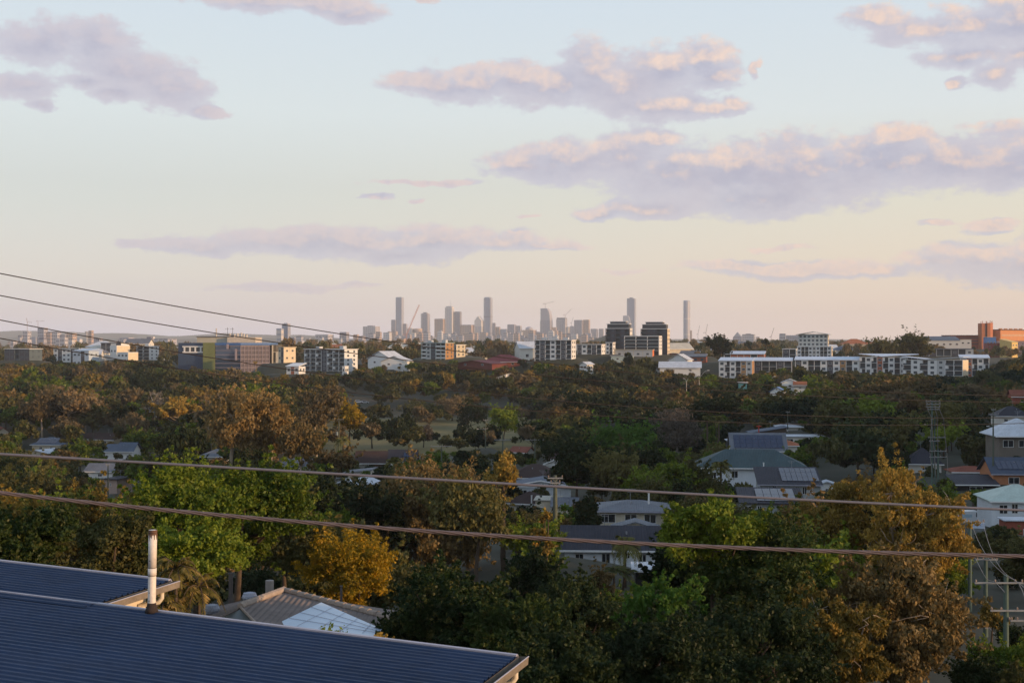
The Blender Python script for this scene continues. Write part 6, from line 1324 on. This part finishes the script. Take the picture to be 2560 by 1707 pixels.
scatter(260, -60, 800, 830, 1000, 5, 12, 'ddooong', (0,1,2,5,7), .25)
scatter(160, 2100, 2660, 640, 1000, 5, 12, 'ddooong', (0,1,2,5,7), .25)
cand.sort(key=lambda c: c[0]/(c[4]*11))
IND, REST = cand[:228], cand[228:]
for (d, px, x, z, s_, ki, pc, az) in IND:
    kind, PH, PW_, tm_, cm, V = (HI if d < 250 else MID)[ki]
    w_ = where(px, d); nm = 'shrub' if ki == 7 else 'tree'; kw = 'low shrub' if ki == 7 else KW[kind]
    root = thing(nm, '%s %s %s' % (WORD[pc], kw, w_), nm, (x, d, z-.15), R(az), '%s %s %s' % (WORD[pc], kw+'s', w_)); root.scale = (s_, s_, s_)
    t_ = bpy.data.objects.new('trunk', tm_); COL.objects.link(t_); t_.parent = root; t_.material_slots[0].link = 'OBJECT'; t_.material_slots[0].material = BARK_P if pc in 'ga' else BARK
    child('crown', cm, root, LM[pc])
def merge_wood(name, items, PR, mats_by, label):
    """trees nobody could count: one object"""
    chunks = {}
    for (d, px, x, z, s_, ki, pc, az) in items:
        V = PR[ki][5]; a = R(az); c, s2 = math.cos(a), math.sin(a); M = np.array([[c,-s2,0],[s2,c,0],[0,0,1]])*s_
        chunks.setdefault(pc, []).append((V@M.T)+np.array([x, d, z]))
    keys = sorted(chunks); allV = np.concatenate([np.concatenate(chunks[k]) for k in keys]); me = quads_mesh(name, allV)
    for k in keys: me.materials.append(mats_by[k])
    me.polygons.foreach_set('material_index', np.concatenate([np.full(sum(len(v) for v in chunks[k]), i, np.int32) for i, k in enumerate(keys)]))
    o = bpy.data.objects.new(name, me); COL.objects.link(o); tag(o, label, 'trees', kind='stuff'); return o
def wv(pr): return pr
nearer = [c for c in REST]
MIDW = protos(4, SP(.75, 1300))
merge_wood('wood', nearer, MIDW, LM, 'dense brown and olive belt of woodland in front of the apartment blocks')
# suburbs beyond: carpet of tiny trees and roofs
far = []
for i in range(5200):
    d = 1000*math.exp(rr.random()**1.0*math.log(6.5)); px = rr.uniform(-150, 2710); x = xof(px, d); z = gz(x, d); s_ = rr.uniform(.7, 1.5)
    lim = (857 if px > 700 else 864) + 24*math.exp(-(d-1000)/700)
    lim = max(lim, np.interp(px, [2300, 2480], [lim, 866])); zmax = at(0, lim+rr.uniform(0, 6), d).z; s_ = min(s_, (zmax-z)/11)
    if s_ < .35 or (d < 1120 and blocked(px, CY-(z+11*s_)/d*F, CY-z/d*F, 20, d)): continue
    if not all(math.hypot(x-fx, d-fy) > fr for fx, fy, fr in FOOT if abs(fy-d) < 40): continue
    far.append((d, px, x, z, s_*1.25, rr.choice((0,1,2,3,5)), rr.choice('doorg'), rr.uniform(0, 360)))
merge_wood('distant_wood', far, LOW, LM, 'hazy carpet of trees over the suburbs towards the city')
tints = [('white', R_WHITE, OFFW), ('grey', R_GREY, OFFW), ('terracotta', R_ORNG, BEIG), ('pale blue', R_BLUE, WHT2), ('cream', R_CREAM, C_CRM)]
BASEH = {}
for i in range(150):
    d = 1010*math.exp(rr.random()**1.3*math.log(3.6)); px = rr.uniform(0, 2560); x = xof(px, d); z = gz(x, d)
    py = CY-z/d*F
    if px > 2300 or blocked(px, py-14, py, 14, d) or 440 < px < 690 and d < 1100: continue
    ti = rr.randrange(5); w_ = rr.choice((0, 1)); key = (ti, w_); seg = 'left of the hospital' if px < 440 else 'between the hospital and the city' if px < 880 else 'below the city towers' if px < 1340 else 'near the dark twin blocks' if px < 1800 else 'near the tall pale block'
    lab = 'tiny %s roof in the hazy suburb %s' % (tints[ti][0], seg); grp = 'tiny %s roofs %s' % (tints[ti][0], seg)
    if key not in BASEH: r0 = house(lab, px, py, d, 16, 12, 7.5, ('gable','hip')[w_], 3.0, tints[ti][1], tints[ti][2], rr.uniform(-40, 20), ((-4,4.5,1.6,1.4),(4,4.5,1.6,1.4)), base=6, group=grp); BASEH[key] = r0
    else: r0 = copy_tree(BASEH[key]); r0.location = (x, d, z); r0.rotation_euler = (0, 0, R(rr.uniform(-40, 20))); r0['label'] = lab; r0['group'] = grp
    s_ = rr.uniform(.8, 1.6); r0.scale = (s_, s_, s_*rr.uniform(1.0, 1.3))

# ------------------------------------------------------------------ the evening air
hz = bpy.data.materials.new('haze_air'); hz.use_nodes = True; hz.node_tree.nodes.clear(); N = NT(hz.node_tree)
pv = N.n('ShaderNodeVolumePrincipled'); pv.inputs['Color'].default_value = (.93,.95,1.0,1); pv.inputs['Density'].default_value = 6e-5; pv.inputs['Anisotropy'].default_value = 0.0
mo = N.n('ShaderNodeOutputMaterial'); N.link(pv.outputs[0], mo.inputs['Volume'])
b = MB(); b.box(-14500, 14500, -1500, 14900, -75, 330); tag(b.build('haze', hz), 'thin pale evening haze over the whole valley', 'haze', kind='stuff')
